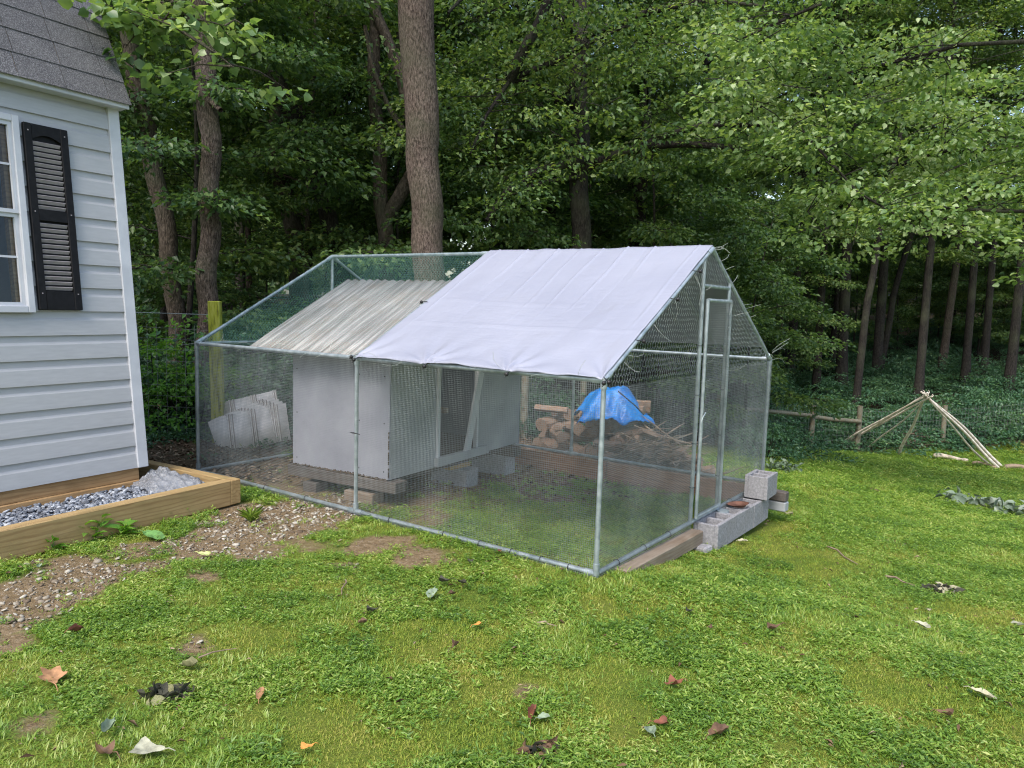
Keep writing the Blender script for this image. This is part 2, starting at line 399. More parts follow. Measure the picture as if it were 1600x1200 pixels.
def dirt_at(x, y):
    d = np.zeros_like(x)
    for p, r, w in DIRT: d = np.maximum(d, w*np.exp(-((x-p.x)**2+(y-p.y)**2)/(r*r)))
    a = (x-CC[0])*cX[0]+(y-CC[1])*cX[1]; b = (x-CC[0])*cY[0]+(y-CC[1])*cY[1]
    inside = sstep(-.1, .15, a)*sstep(4.05, 3.9, a)*sstep(-.05, .1, b)*sstep(3.2, 3., b)
    d = np.maximum(d, inside*np.clip(.90-.27*a+.08*b, .0, 1))
    left = sstep(-2.0, -2.6, x-.0*y)*sstep(5.8, 6.3, y)          # leaf litter behind the shed and the far end of the run
    d = np.maximum(d, left)
    back = sstep(.2, -.3, a-2.2+0*b)*sstep(2.9, 3.3, b)*sstep(7, 5.5, b); d = np.maximum(d, back*.9)
    wood = sstep(-.5, .6, past_fence(x, y)); d = np.maximum(d, wood)
    d = np.maximum(d, sstep(3.1, 3.6, b)*sstep(5.2, 4.4, b)*sstep(3.6, 3.0, a)*.75)
    n = fbm(x, y, 2.3, 1)
    n2 = fbm(x, y, 9, 14)
    return np.clip(d*1.35+(n-.5)*.9+(n2-.5)*.7*np.clip(d*3, 0, 1)+(sstep(.62, .75, fbm(x, y, 3.3, 17))*.22), 0, 1)
def yel_at(x, y):
    d = np.zeros_like(x)
    for p, r, w in YEL: d = np.maximum(d, w*np.exp(-((x-p.x)**2+(y-p.y)**2)/(r*r)))
    return np.clip(d*.9+(fbm(x, y, 2.9, 5)-.5)*1.3, 0, 1)

def axis(segs):
    out = []
    for a, b, st in segs: out += list(np.arange(a, b, st))
    return np.array(out+[segs[-1][1]])
gx = axis([(-140, -20, 8), (-20, -6, 1), (-6, 8, .07), (8, 24, .5), (24, 140, 8)])
gy = axis([(-60, -6, 6), (-6, 1, .5), (1, 11, .07), (11, 24, .25), (24, 60, 1.5), (60, 220, 10)])
GX, GY = np.meshgrid(gx, gy); x, y = GX.ravel(), GY.ravel()
dd = dirt_at(x, y)
z = terrain(x, y)+(fbm(x, y, 9, 2)-.5)*.016+(fbm(x, y, 2, 3)-.5)*.03*sstep(2, 4, y)
nx, ny = len(gx), len(gy)
i = (np.arange(ny-1)[:, None]*nx+np.arange(nx-1)).ravel()
def ground_mat():
    N = NT('lawn_soil'); v = N.co(False)
    at_ = N.n('ShaderNodeAttribute'); at_.attribute_name = 'dirt'
    a2 = N.n('ShaderNodeAttribute'); a2.attribute_name = 'wood'
    f = N.noise(v, 26, 6, .7); f2 = N.noise(v, 120, 4, .7); f3 = N.noise(v, 2.2, 4)
    soil = N.ramp(f, [(.25, (.10, .07, .04)), (.5, (.22, .16, .09)), (.75, (.36, .28, .19))])
    vor = N.n('ShaderNodeTexVoronoi'); vor.inputs['Scale'].default_value = 45; N.l(v, vor.inputs[0])
    soil = N.mix(N.ramp(vor.outputs[0], [(.12, (.5, .5, .5)), (.3, (0, 0, 0))]), soil, (.42, .37, .31))
    turf = N.ramp(f2, [(.25, (.05, .08, .015)), (.5, (.12, .17, .025)), (.8, (.22, .25, .05))])
    turf = N.mix(N.ramp(f3, [(.4, (0, 0, 0)), (.7, (.5, .5, .5))]), turf, (.22, .23, .04))
    litter = N.ramp(f, [(.25, (.015, .012, .008)), (.5, (.04, .028, .018)), (.8, (.09, .065, .04))])  # leaf litter, colour darkened for the shade under the wood
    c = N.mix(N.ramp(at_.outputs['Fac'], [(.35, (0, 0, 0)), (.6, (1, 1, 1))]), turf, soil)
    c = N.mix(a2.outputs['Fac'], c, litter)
    b = N.n('ShaderNodeMath', operation='ADD'); N.l(f, b.inputs[0]); N.l(f2, b.inputs[1])
    return N.done(N.bsdf(c, .95, 0, N.bump(b.outputs[0], .8, .02), .15))
ga = (x-CC[0])*cX[0]+(y-CC[1])*cX[1]; gb = (x-CC[0])*cY[0]+(y-CC[1])*cY[1]
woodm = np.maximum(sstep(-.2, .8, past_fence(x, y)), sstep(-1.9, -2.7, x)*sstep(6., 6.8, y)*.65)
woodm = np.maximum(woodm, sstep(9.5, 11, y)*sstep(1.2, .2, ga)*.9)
ground = npobj('ground', np.stack([x, y, z], 1), np.stack([i, i+1, i+nx+1, i+nx], 1), ground_mat(), smooth=True, attrs={'dirt': dd, 'wood': woodm})
tag(ground, kind='structure')

# ------------------------------------------------------------------ shed
P0 = Vector((-2.739, 5.604, .12)); TILT = R(6)
shed = empty('garden_shed', P0, 0, 'light grey vinyl-sided shed with grey shingle roof beside the gravel bed', 'shed')
w3 = Vector((-.5096, -.8598, 0)).normalized(); n3 = Vector((.8598, -.5096, 0)).normalized()
Zt = Vector((0, 0, 1))*math.cos(TILT)-n3*math.sin(TILT); Yt = n3*math.cos(TILT)+Vector((0, 0, 1))*math.sin(TILT)
mm = Matrix((w3, Yt, Zt)).transposed().to_4x4(); mm.translation = P0; shed.matrix_world = mm
LEN, DEP = 3.4, 2.6
WZ0, WZ1, NROW = .14, 2.80, 16
rp = (2.624-WZ0)/15
win = (.70, 1.62, 1.285, 2.575)          # x0,x1,z0,z1 of the window frame outer
def siding_rows(x0, x1, M3, nm='siding_panel', hole=None):
    # dutch-lap course: flat face, sloped cove at the top, lower lip proud
    prof = [(0, .018), (rp*.12, .0175), (rp*.62, .013), (rp*.74, .003), (rp*1.0, .001), (rp*1.0, -.01), (0, -.01)]
    for r in range(NROW):
        zb = WZ0+r*rp; spans = [(x0, x1)]
        zt = min(zb+rp, WZ1)
        spans = [(x0, x1, 0, 9)]
        if hole and zb < hole[3] and zt > hole[2]:
            spans = [(x0, hole[0], 0, 9), (hole[1], x1, 0, 9)]
            if zb < hole[2]: spans.append((hole[0], hole[1], 0, hole[2]-zb))
            if zt > hole[3]: spans.append((hole[0], hole[1], hole[3]-zb, 9))
        for a, b, lo_, hi_ in spans:
            pr = [(max(lo_, min(pz, WZ1-zb, hi_)), py) for pz, py in prof]
            mb = MB(); k = len(pr)
            V = [M3((xx, py, zb+pz)) for xx in (a, b) for pz, py in pr]
            mb.add(V, [(q, (q+1) % k, (q+1) % k+k, q+k) for q in range(k)]+[tuple(range(k))[::-1], tuple(range(k, 2*k))])
            mb.build(nm, M['siding'], shed)
siding_rows(.06, LEN, lambda p: Vector(p), hole=win)
# hidden gable end wall facing the wood: same courses, plus a back wall
siding_rows(.06, DEP, lambda p: Vector((-p[1]+.0, -p[0], p[2])))
MB().box((LEN/2, -DEP, 1.47), (LEN-.02, .03, 2.66)).build('back_wall', M['siding'], shed)
MB().box((LEN-.01, -DEP/2, 1.47), (.03, DEP-.06, 2.66)).build('end_wall', M['siding'], shed)
mb = MB(); mb.box((.022, .012, 1.47), (.084, .03, 2.665), bev=.004); mb.box((-.012, -.03, 1.47), (.022, .084, 2.665), bev=.004); mb.build('corner_post', M['white'], shed)
# skid + rim joist
MB().box((LEN/2+.02, -.035, .095), (LEN-.05, .06, .085)).build('rim_joist', M['skidwood'], shed)
MB().box((LEN/2+.03, -.02, .0), (LEN-.05, .09, .10), bev=.006).build('skid_timber', M['skidwood'], shed)
MB().box((LEN/2+.03, -DEP+.1, .0), (LEN-.05, .09, .10), bev=.006).build('skid_timber', M['skidwood'], shed)
MB().box((LEN/2, -DEP/2, .135), (LEN-.06, DEP-.16, .02)).build('floor', M['skidwood'], shed)
# frieze, soffit, fascia
MB().box((LEN/2-.02, .055, 2.79), (LEN+.05, .10, .012)).build('soffit', M['white'], shed)
mb = MB(); mb.box((LEN/2-.02, .112, 2.800), (LEN+.05, .016, .055), bev=.003); mb.box((LEN/2-.02, .124, 2.818), (LEN+.05, .01, .02)); mb.build('fascia', M['white'], shed)
mb = MB()
ang = R(69); ru = Vector((0, -math.cos(ang), math.sin(ang))); rn = Vector((0, math.sin(ang), math.cos(ang)))
E0 = Vector((0, .128, 2.812))
rotR = Matrix((Vector((1, 0, 0)), ru, rn)).transposed()
ROWS, EXP, TAB = 7, .19, .305
slab = MB(); slab.box(E0+ru*(ROWS*EXP/2)-rn*.014+Vector((LEN/2-.03, 0, 0)), (LEN+.0, ROWS*EXP, .02), rotR); slab.build('roof_deck', M['skidwood'], shed)
for r in range(ROWS):
    xoff = (r % 2)*TAB*.5+.04*math.sin(r*3.1)
    xx = -.05; first = True; q = 0
    while xx < LEN-.02:
        nxt = min((-.05+TAB*(q+1))-(TAB*.5 if r % 2 else .14), LEN+.0); q += 1
        wd = nxt-xx
        if wd < .03: continue
        lift = random.uniform(0, .0015)
        sm = MB(); c0 = E0+ru*(r*EXP-.012+.1)+rn*(.003+lift)+Vector((xx+wd/2, 0, 0))
        rr = Matrix.Rotation(R(1.6), 3, 'X')
        sm.box(c0+rn*.003, (wd-.005, .212, .0055), rotR@Matrix.Rotation(R(-1.8), 3, 'X')); sm.build('shingle', M['shingle'], shed)
        xx = nxt
# upper roof slope and far side (out of view)
top = E0+ru*(ROWS*EXP)
pk = Vector((0, -DEP/2, top.z+.5)); bk = Vector((0, -DEP-.128+.0, 2.812)); bt = Vector((0, -DEP+(-top.y), top.z))
for a, b in ((top, pk), (pk, bt), (bt, bk)):
    d = (b-a); L_ = d.length; d.normalize(); nn = Vector((1, 0, 0)).cross(d)
    rm = Matrix((Vector((1, 0, 0)), d, nn)).transposed()
    MB().box((a+b)/2+Vector((LEN/2-.03, 0, 0)), (LEN+.02, L_, .03), rm).build('upper_roof', M['shingle'], shed)
mb = MB()
for s_ in (-.03, LEN+.0):
    pts = [Vector((s_, .06, 2.80)), top-rn*.03+Vector((s_, 0, 0)), pk-Vector((0, 0, .03))+Vector((s_, 0, 0)), bt+Vector((s_, .03, 0)), Vector((s_, -DEP-.06, 2.80))]
    mb.add([p+Vector((o, 0, 0)) for o in (.0, .02) for p in pts], [(0, 1, 2, 3, 4), (9, 8, 7, 6, 5), (0, 5, 6, 1), (1, 6, 7, 2), (2, 7, 8, 3), (3, 8, 9, 4), (4, 9, 5, 0)])
mb.build('gable_panel', M['siding'], shed)
# window: frame with two sashes
wf = MB(); x0, x1, z0, z1 = win; fw_ = .045
wf.box(((x0+fw_/2), .026, (z0+z1)/2), (fw_, .05, z1-z0), bev=.004); wf.box(((x1-fw_/2), .026, (z0+z1)/2), (fw_, .05, z1-z0), bev=.004)
wf.box(((x0+x1)/2, .026, z0+fw_/2), (x1-x0-2*fw_, .049, fw_), bev=.004); wf.box(((x0+x1)/2, .026, z1-fw_/2), (x1-x0-2*fw_, .049, fw_), bev=.004)
wo_ = wf.build('window', M['white'], shed)
zm = 1.935
for k, (za, zb, yy) in enumerate(((z0+fw_, zm, .012), (zm, z1-fw_, .028))):
    s_ = MB(); xa, xb = x0+fw_, x1-fw_; t = .025
    s_.box((xa+t/2, yy, (za+zb)/2), (t, .022, zb-za)); s_.box((xb-t/2, yy, (za+zb)/2), (t, .022, zb-za))
    s_.box(((xa+xb)/2, yy, za+t/2), (xb-xa-2*t, .0215, t)); s_.box(((xa+xb)/2, yy, zb-t/2), (xb-xa-2*t, .0215, t))
    s_.build('sash', M['white'], wo_)
    g = MB(); g.box(((xa+xb)/2, yy-.004, (za+zb)/2), (.012, .008, zb-za-2*t)); g.box(((xa+xb)/2, yy-.0045, (za+zb)/2+.02), (xb-xa-2*t, .0075, .014)); g.build('muntin', M['white'], wo_)
    MB().box(((xa+xb)/2, yy-.012, (za+zb)/2), (xb-xa-2*t, .003, zb-za-2*t)).build('pane', M['glass'], wo_)
# framing seen through the window
mb = MB()
for xx in (.745, 1.42): mb.box((xx+.012, -.046, 1.93), (.06, .05, 1.5))
mb.box((1.1, -.046, 1.15), (.56, .048, .06)); mb.build('wall_stud', M['skidwood'], shed)
for xx in (.5, 1.3, 2.1): MB().box((xx, -DEP+.09, 1.47), (.04, .09, 2.6)).build('wall_stud', M['lumber'], shed)
# shutter
sx0, sx1, sz0, sz1 = .385, .675, 1.305, 2.545
sh = MB(); st = .052; ym = .034
sh.box((sx0+st/2, ym, (sz0+sz1)/2), (st, .028, sz1-sz0), bev=.004); sh.box((sx1-st/2, ym, (sz0+sz1)/2), (st, .028, sz1-sz0), bev=.004)
zt_, zmid, zb_ = .10, 1.94, .125
sh.box(((sx0+sx1)/2, ym-.001, sz0+zb_/2), (sx1-sx0-2*st, .0265, zb_), bev=.003)
sh.box(((sx0+sx1)/2, ym-.001, zmid), (sx1-sx0-2*st, .0265, .075), bev=.003)
n_ = 12; xa, xb = sx0+st, sx1-st; pts = []
for k in range(n_+1):
    u = k/n_; pts.append((xa+(xb-xa)*u, sz1-.10+.032*math.sin(math.pi*u)-.0))
V = [(px_, yy, pz_) for yy in (ym+.012, ym-.01) for px_, pz_ in pts]+[(px_, yy, sz1-.001) for yy in (ym+.012, ym-.01) for px_, _ in pts]
k = n_+1
sh.add(V, [(i_, i_+1, 2*k+i_+1, 2*k+i_) for i_ in range(n_)]+[(k+i_+1, k+i_, 3*k+i_, 3*k+i_+1) for i_ in range(n_)]+[(k+i_, k+i_+1, i_+1, i_) for i_ in range(n_)])
sho = sh.build('shutter', M['shutter'], shed)
MB().box(((sx0+sx1)/2, .021, (sz0+sz1)/2), (sx1-sx0-.02, .003, sz1-sz0-.02)).build('backing', M['shutter'], sho)
lou = MB(); tl = Matrix.Rotation(R(-38), 3, 'X')
lou.box((0, 0, 0), (sx1-sx0-2*st-.002, .006, .0235), tl)
l0 = lou.build('slat', M['louver'], sho); l0.location = ((sx0+sx1)/2, ym-.003, sz0+zb_+.02)
zs = list(np.arange(sz0+zb_+.022, zmid-.045, .0355))+list(np.arange(zmid+.055, sz1-.105, .0355))
for q, zz in enumerate(zs):
    (l0 if q == 0 else copyo(l0, sho)).location = ((sx0+sx1)/2, ym-.003, zz)
for xx in (sx0+st/2, sx1-st/2):
    for zz in (sz0+.11, zmid+.02, sz1-.05):
        MB().box((xx, ym+.016, zz), (.008, .004, .008), bev=.002).build('screw', M['louver'], sho)

# ------------------------------------------------------------------ timber edging and gravel bed (level, in the shed's bearing)
bed_rot = Matrix((w3, n3, Vector((0, 0, 1)))).transposed()
def bedp(a, b, c): return Vector((P0.x, P0.y, 0))+w3*a+n3*b+Vector((0, 0, c))
def timber(a, b, size, along, label, mat='lumber'):
    o = MB().box((0, 0, 0), size, bev=.006).build('landscape_timber', M[mat])
    mtx = (bed_rot if along else bed_rot@Matrix.Rotation(math.pi/2, 3, 'Z')).to_4x4(); mtx.translation = bedp(a, b, .095); o.matrix_world = mtx
    tag(o, label, 'timber'); return o
timber(1.60, .575, (3.75, .09, .19), True, 'long tan treated timber along the front of the grey gravel bed')
timber(-.32, .575, (.09, .088, .186), False, 'short darker timber block capping the corner of the gravel bed').scale = (1, 1, 1)
timber(-.322, .0, (1.06, .085, .182), False, 'treated timber closing the far end of the gravel bed beside the run')
def stones(name, P, S, mat, seed=1, flat=.6):
    r = np.random.default_rng(seed)
    base = np.array([(1, 0, 0), (-1, 0, 0), (0, 1, 0), (0, -1, 0), (0, 0, 1), (0, 0, -1)], float)
    tri = np.array([(0, 2, 4), (2, 1, 4), (1, 3, 4), (3, 0, 4), (2, 0, 5), (1, 2, 5), (3, 1, 5), (0, 3, 5)])
    # subdivide once
    vs_, fs_, cache = list(base), [], {}
    def mid(a, b):
        k_ = (min(a, b), max(a, b))
        if k_ not in cache: v = (vs_[a]+vs_[b]); vs_.append(v/np.linalg.norm(v)); cache[k_] = len(vs_)-1
        return cache[k_]
    for a, b, c in tri:
        ab, bc, ca = mid(a, b), mid(b, c), mid(c, a); fs_ += [(a, ab, ca), (ab, b, bc), (ca, bc, c), (ab, bc, ca)]
    B = np.array(vs_); Fb = np.array(fs_); n = len(P)
    V = B[None]*(1+r.uniform(-.22, .22, (n, len(B), 1)))*S[:, None, None]*r.uniform(.6, 1.25, (n, 1, 3))*np.array([1, 1, flat])
    a = r.uniform(0, 6.28, n); ca, sa = np.cos(a)[:, None], np.sin(a)[:, None]; tl_ = r.normal(0, .35, n)[:, None]
    X_ = V[..., 0]*ca-V[..., 1]*sa; Y_ = V[..., 0]*sa+V[..., 1]*ca; Z_ = V[..., 2]+X_*tl_
    V = np.stack([X_, Y_, Z_], -1)+P[:, None]
    Fa = (Fb[None]+np.arange(n)[:, None, None]*len(B)).reshape(-1, 3)
    return npobj(name, V.reshape(-1, 3), Fa, mat)
n = 5200; a = rng.uniform(-.27, 2.2, n); b = rng.uniform(-.06, .53, n)
wv, nv = np.array(w3), np.array(n3)
P = np.array([P0.x, P0.y, 0])+a[:, None]*wv+b[:, None]*nv; P[:, 2] = .122+rng.uniform(-.012, .02, n)
g = stones('gravel', P, rng.uniform(.009, .02, n), M['gravel'], 3); tag(g, 'blue-grey crushed gravel filling the bed beside the shed', 'gravel', kind='stuff')
o = MB().box((0, 0, 0), (2.6, .62, .1)).build('soil', M['mud']); mtx = bed_rot.to_4x4(); mtx.translation = bedp(.98, .235, .062); o.matrix_world = mtx; tag(o, kind='structure')

# crumpled clear plastic sheet on the gravel at the shed corner
gx_, gy_ = np.meshgrid(np.linspace(-1, 1, 46), np.linspace(-1, 1, 46)); px_, py_ = gx_.ravel(), gy_.ravel()
r_ = np.sqrt(px_**2+py_**2)
hh = .10*np.clip(1-r_**2.2, 0, 1)*(.35+1.1*fbm(px_, py_, 2.6, 8))+.11*np.abs(fbm(px_, py_, 3.5, 9)-.5)
V = np.array([P0.x, P0.y, 0])+(-.04-.20*px_[:, None]*(1+.15*np.sin(py_*5))[:, None])*wv+(.20+.30*py_[:, None]*(1+.2*np.sin(px_*4))[:, None])*nv
V[:, 2] = .135+hh
i = (np.arange(45)[:, None]*46+np.arange(45)).ravel()
o = npobj('plastic_sheet', V, np.stack([i, i+1, i+47, i+46], 1), M['film'], smooth=True)
tag(o, 'crumpled clear plastic sheeting heaped on gravel at the shed corner', 'plastic sheet')

# ------------------------------------------------------------------ chicken run
run = empty('chicken_run', (CC[0], CC[1], 0), -YAW, 'galvanised tube chicken run enclosed in wire netting on the lawn', 'chicken run')
EH, RH, W, L = 1.14, 1.985, 3.02, 4.0
TR = .015
def tube(name, a, b, r=TR, parent=None, mat='galv', n=10):
    return MB().tube([a, b], r, n).build(name, M[mat], parent or run)
N_ = lambda x_, y_, z_: Vector((x_, y_, z_))
for x_ in (0, 2, 4):
    for y_ in (0, W):
        zb = -.02 if y_ == 0 else (-.02 if x_ < 4 else -.02)
        p = tube('post', N_(x_, y_, zb), N_(x_, y_, EH))
    for y_, s_ in ((0, 1), (W, -1)):
        tube('rafter', N_(x_, y_, EH), N_(x_, W/2, RH))
for y_, z_ in ((0, .02), (W, .02)):
    for k in (0, 2): tube('base_rail', N_(k+.02, y_, z_), N_(k+1.98, y_, z_))
for y_, z_, nm in ((0, EH, 'eave_rail'), (W, EH, 'eave_rail'), (W/2, RH, 'ridge_rail')):
    for k in (0, 2): tube(nm, N_(k+.02, y_, z_), N_(k+1.98, y_, z_))
for x_ in (0, 4): tube('base_rail', N_(x_, .02, .02), N_(x_, W-.02, .02))
D0, D1 = 1.38, 1.90                      # door opening along the gable
def raf(y_): return EH+(RH-EH)*(1-abs(y_-W/2)/(W/2))
tube('gable_post', N_(4, D0, .02), N_(4, D0, raf(D0)-.01), .015); tube('gable_post', N_(4, D1, .02), N_(4, D1, raf(D1)-.01), .015)
tube('gable_crossbar', N_(4, D0, 1.72), N_(4, D1, 1.72), .014)
tube('gable_post', N_(0, W/2, .02), N_(0, W/2, RH-.01), .015)
tube('eave_tie', N_(0, .02, EH), N_(0, W-.02, EH), .012)
# connectors and feet
for x_ in (0, 2, 4):
    for y_, z_ in ((0, .02), (W, .02), (0, EH), (W, EH), (W/2, RH)):
        mb = MB()
        if y_ != W/2: mb.tube([N_(x_, y_, z_-(.05 if z_ > 1 else .01)), N_(x_, y_, z_+(.015 if z_ > 1 else .06))], .0205, 10)
        if x_ > 0: mb.tube([N_(x_-.07, y_, z_), N_(x_, y_, z_)], .0202, 10)
        if x_ < 4: mb.tube([N_(x_, y_, z_), N_(x_+.07, y_, z_)], .0202, 10)
        if z_ > 1:
            for s_ in ((1,) if y_ == 0 else (-1,) if y_ == W else (-1, 1)):
                d = (N_(0, W/2, RH)-N_(0, 0, EH)).normalized()
                d = Vector((0, s_*d.y, d.z if y_ != W/2 else -d.z)); mb.tube([N_(x_, y_, z_), N_(x_, y_, z_)+d*.08], .0205, 10)
        mb.build('connector', M['galv'], run)
for x_, y_ in ((4, 0), (4, D1+.0), (4, W), (2, 0), (0, 0)):
    if y_ == W: MB().box((x_+.02, y_, -.0), (.09, .09, .006), bev=.002).build('foot_plate', M['galv'], run)
    elif x_ == 4 and y_ > 0: MB().tube([N_(x_+.05, y_, -.0), N_(x_+.05, y_, .014)], .05, 14).build('foot_plate', M['galv'], run)
    else: MB().box((x_+(.02 if x_ else 0), y_-.02, -.018), (.085, .085, .006), bev=.002).build('foot_plate', M['galv'], run)

WR = .00068
def wires(name, segs, mat, parent, r=WR):
    """segs: array (n, k, 3) of polylines -> three-sided prisms"""
    segs = np.asarray(segs, float); n, k, _ = segs.shape
    t = np.gradient(segs, axis=1); t /= np.linalg.norm(t, axis=2, keepdims=True)+1e-9
    ref = np.where(np.abs(t[..., 2:3]) > .8, np.array([1., .1, 0]), np.array([0, .1, 1.]))
    u = np.cross(t, ref); u /= np.linalg.norm(u, axis=2, keepdims=True)+1e-9; w_ = np.cross(t, u)
    V = np.stack([segs+r*(u*math.cos(q)+w_*math.sin(q)) for q in (0, 2.094, 4.189)], 2)   # n,k,3,3
    base = np.arange(n)[:, None, None]*k*3+np.arange(k-1)[None, :, None]*3
    a = np.arange(3)[None, None]; b = (a+1) % 3
    Fa = np.stack([base+a, base+b, base+3+b, base+3+a], -1).reshape(-1, 4)
    o = npobj(name, V.reshape(-1, 3), Fa, M[mat], parent, smooth=True)
    return tag(o, kind='stuff')
CELL = .0127
def wavy(P0_, P1_, k=7, amp=.0025, nrm=(0, 1, 0), seed=1):
    t = np.linspace(0, 1, k)[None, :, None]
    S = P0_[:, None]*(1-t)+P1_[:, None]*t
    nz = amp*(np.sin(S[..., 0]*2.3+S[..., 1]*2.9+S[..., 2]*5+seed)+.6*np.sin(S[..., 0]*7+S[..., 1]*5.3-S[..., 2]*3))
    return S+nz[..., None]*np.array(nrm)
def cloth(name, o, ux, uz, lx, lz, nrm, parent=run, mat='wire', r=WR, seed=1, cell=CELL):
    o, ux, uz = np.array(o, float), np.array(ux, float), np.array(uz, float)
    a = np.arange(0, lx, cell); b = np.arange(0, lz, cell)
    A = wavy(o+a[:, None]*ux, o+a[:, None]*ux+uz*lz, 9, .004, nrm, seed); B = wavy(o+b[:, None]*uz, o+b[:, None]*uz+ux*lx, 9, .004, nrm, seed)
    # the cut ends of the cloth sag a little where it is not tied
    wires(name, np.concatenate([A, B]), mat, parent, r)
cloth('wire_mesh', (0.01, -.019, -.005), (1, 0, 0), (0, 0, 1), 1.98, EH+.0, (0, 1, 0), seed=1)
cloth('wire_mesh', (2.01, -.019, -.005), (1, 0, 0), (0, 0, 1), 1.99, EH+.0, (0, 1, 0), seed=2)
cloth('wire_mesh', (4.019, -.01, -.03), (0, 1, 0), (0, 0, 1), D0-.0, 1.13, (1, 0, 0), seed=3)
cloth('wire_mesh', (4.019, D1+.01, -.01), (0, 1, 0), (0, 0, 1), W-D1, 1.13, (1, 0, 0), seed=4)
cloth('wire_mesh', (0.01, W+.019, -.01), (1, 0, 0), (0, 0, 1), 3.98, EH, (0, 1, 0), seed=5)
cloth('wire_mesh', (-.019, 0, -.005), (0, 1, 0), (0, 0, 1), W, EH, (1, 0, 0), seed=6)

def hexnet(name, O, u, v, inside, mat, parent=run, c=.034, r=.0007, sag=0., nrm=(0, 0, 1)):
    """hexagonal netting in the plane O + a*u + b*v wherever inside(a, b)"""
    O, u, v, nrm = (np.array(q, float) for q in (O, u, v, nrm))
    amax, bmax, fn = inside
    dx, dy = c, c*1.05
    na, nb = int(amax/dx)+2, int(bmax/dy)+2
    I, J = np.meshgrid(np.arange(na), np.arange(nb))
    ox = I*dx+(J % 2)*dx/2; oy = J*dy
    # twist segment then two diagonals
    a0 = np.stack([ox, oy], -1); a1 = a0+np.array([0, dy*.45])
    d1 = a0+np.array([dx/2, dy]); d2 = a0+np.array([-dx/2, dy])
    S = np.concatenate([np.stack([a0, a1], 2).reshape(-1, 2, 2), np.stack([a1, d1], 2).reshape(-1, 2, 2), np.stack([a1, d2], 2).reshape(-1, 2, 2)])
    mid = S.mean(1); S = S[fn(mid[:, 0], mid[:, 1])]
    jit = lambda q: np.stack([q[..., 0]+.003*np.sin(q[..., 1]*31+q[..., 0]*17), q[..., 1]+.003*np.sin(q[..., 0]*23)], -1)
    S = jit(S)
    sg = -sag*np.sin(np.clip(S[..., 0]/amax, 0, 1)*math.pi)*np.sin(np.clip(S[..., 1]/bmax, 0, 1)*math.pi)+.004*np.sin(S[..., 0]*11)*np.sin(S[..., 1]*9)
    P = O+S[..., :1]*u+S[..., 1:]*v+sg[..., None]*nrm
    # thin cross-section prisms
    return wires(name, P, mat, parent, r)
SL = math.hypot(W/2, RH-EH); ds = Vector((0, W/2, RH-EH)).normalized(); db = Vector((0, -W/2, RH-EH)).normalized()
nf = (0, -ds.z, ds.y)
hexnet('roof_netting', (0, 0, EH+.018), (1, 0, 0), ds, (2.0, SL, lambda a, b: (a < 2.0) & (b < SL)), 'greenwire', sag=.02, nrm=nf)
hexnet('roof_netting', (0, W, EH+.018), (1, 0, 0), db, (2.0, SL, lambda a, b: (a < 2.0) & (b < SL)), 'greenwire', sag=.02, nrm=(0, ds.z, ds.y))
def gab(a, b): z_ = b+1.10; return (z_ < raf(a)) & ((a < D0) | (a > D1) | (z_ > 1.72))
hexnet('gable_netting', (4.017, 0, 1.10), (0, 1, 0), (0, 0, 1), (W, RH-1.10, gab), 'hexwire', nrm=(1, 0, 0))
hexnet('gable_netting', (-.017, 0, 1.10), (0, 1, 0), (0, 0, 1), (W, RH-1.10, lambda a, b: b+1.10 < raf(a)), 'greenwire', nrm=(1, 0, 0))
# door
dn = MB(); dx_ = 4.03
door = MB().tube([N_(dx_, D0+.03, .05), N_(dx_, D0+.03, 1.62)], .0135, 10).tube([N_(dx_, D1-.03, .05), N_(dx_, D1-.03, 1.62)], .0135, 10)\
    .tube([N_(dx_, D0+.03, .06), N_(dx_, D1-.03, .06)], .0135, 10).tube([N_(dx_, D0+.03, 1.62), N_(dx_, D1-.03, 1.62)], .0135, 10).build('door', M['galv'], run)
o_ = door
cloth('door_mesh', (4.045, D0+.03, .05), (0, 1, 0), (0, 0, 1), D1-D0-.06, 1.57, (1, 0, 0), parent=door, seed=8)
for z_ in (.35, 1.3): MB().tube([N_(4.005, D1-.005, z_-.03), N_(4.005, D1-.005, z_+.03)], .022, 8).build('hinge', M['galv'], door)
MB().tube([N_(4.05, D0+.03, .82), N_(4.065, D0+.02, .83), N_(4.065, D0-.03, .80), N_(4.05, D0-.04, .74)], .004, 6).build('latch', M['galv'], door)
# zip ties on the base rail and wire tails
zt = MB().tube([N_(0, 0, 0)+Vector((.0, math.cos(q)*.021, math.sin(q)*.021)) for q in np.linspace(0, 6.28, 13)], .0028, 5, cap=False)
z0_ = zt.build('zip_tie', M['black'], run); first = True
for x_ in (.5, .95, 1.45, 2.35, 2.85, 3.15, 3.4, 3.62, 3.82):
    c = z0_ if first else copyo(z0_, run); first = False; c.location = (x_, 0, .02)
for y_ in (.25, .62, 1.0, 2.2, 2.6):
    c = copyo(z0_, run); c.location = (4, y_, .02); c.rotation_euler = (0, 0, math.pi/2)
for z_ in (.28, .6, .95, 1.3):
    for y_ in (D0, D1): c = copyo(z0_, run); c.location = (4, y_, z_); c.rotation_euler = (0, math.pi/2, 0)
MB().tube([N_(2.0, -.02, .60), N_(1.975, -.03, .60), N_(2.08, -.07, .61), N_(2.14, -.10, .615)], .0035, 6).build('zip_tie', M['black'], run)
def tail(p, d, l=.12):
    p, d = Vector(p), Vector(d).normalized(); q = Vector((random.uniform(-.3, .3), random.uniform(-.3, .3), random.uniform(-.4, .4)))
    MB().tube([p, p+d*l*.35, p+(d+q*.4)*l*.7, p+(d+q)*l], .0012, 4, smooth=False).build('tie_wire', M['rope'], run)
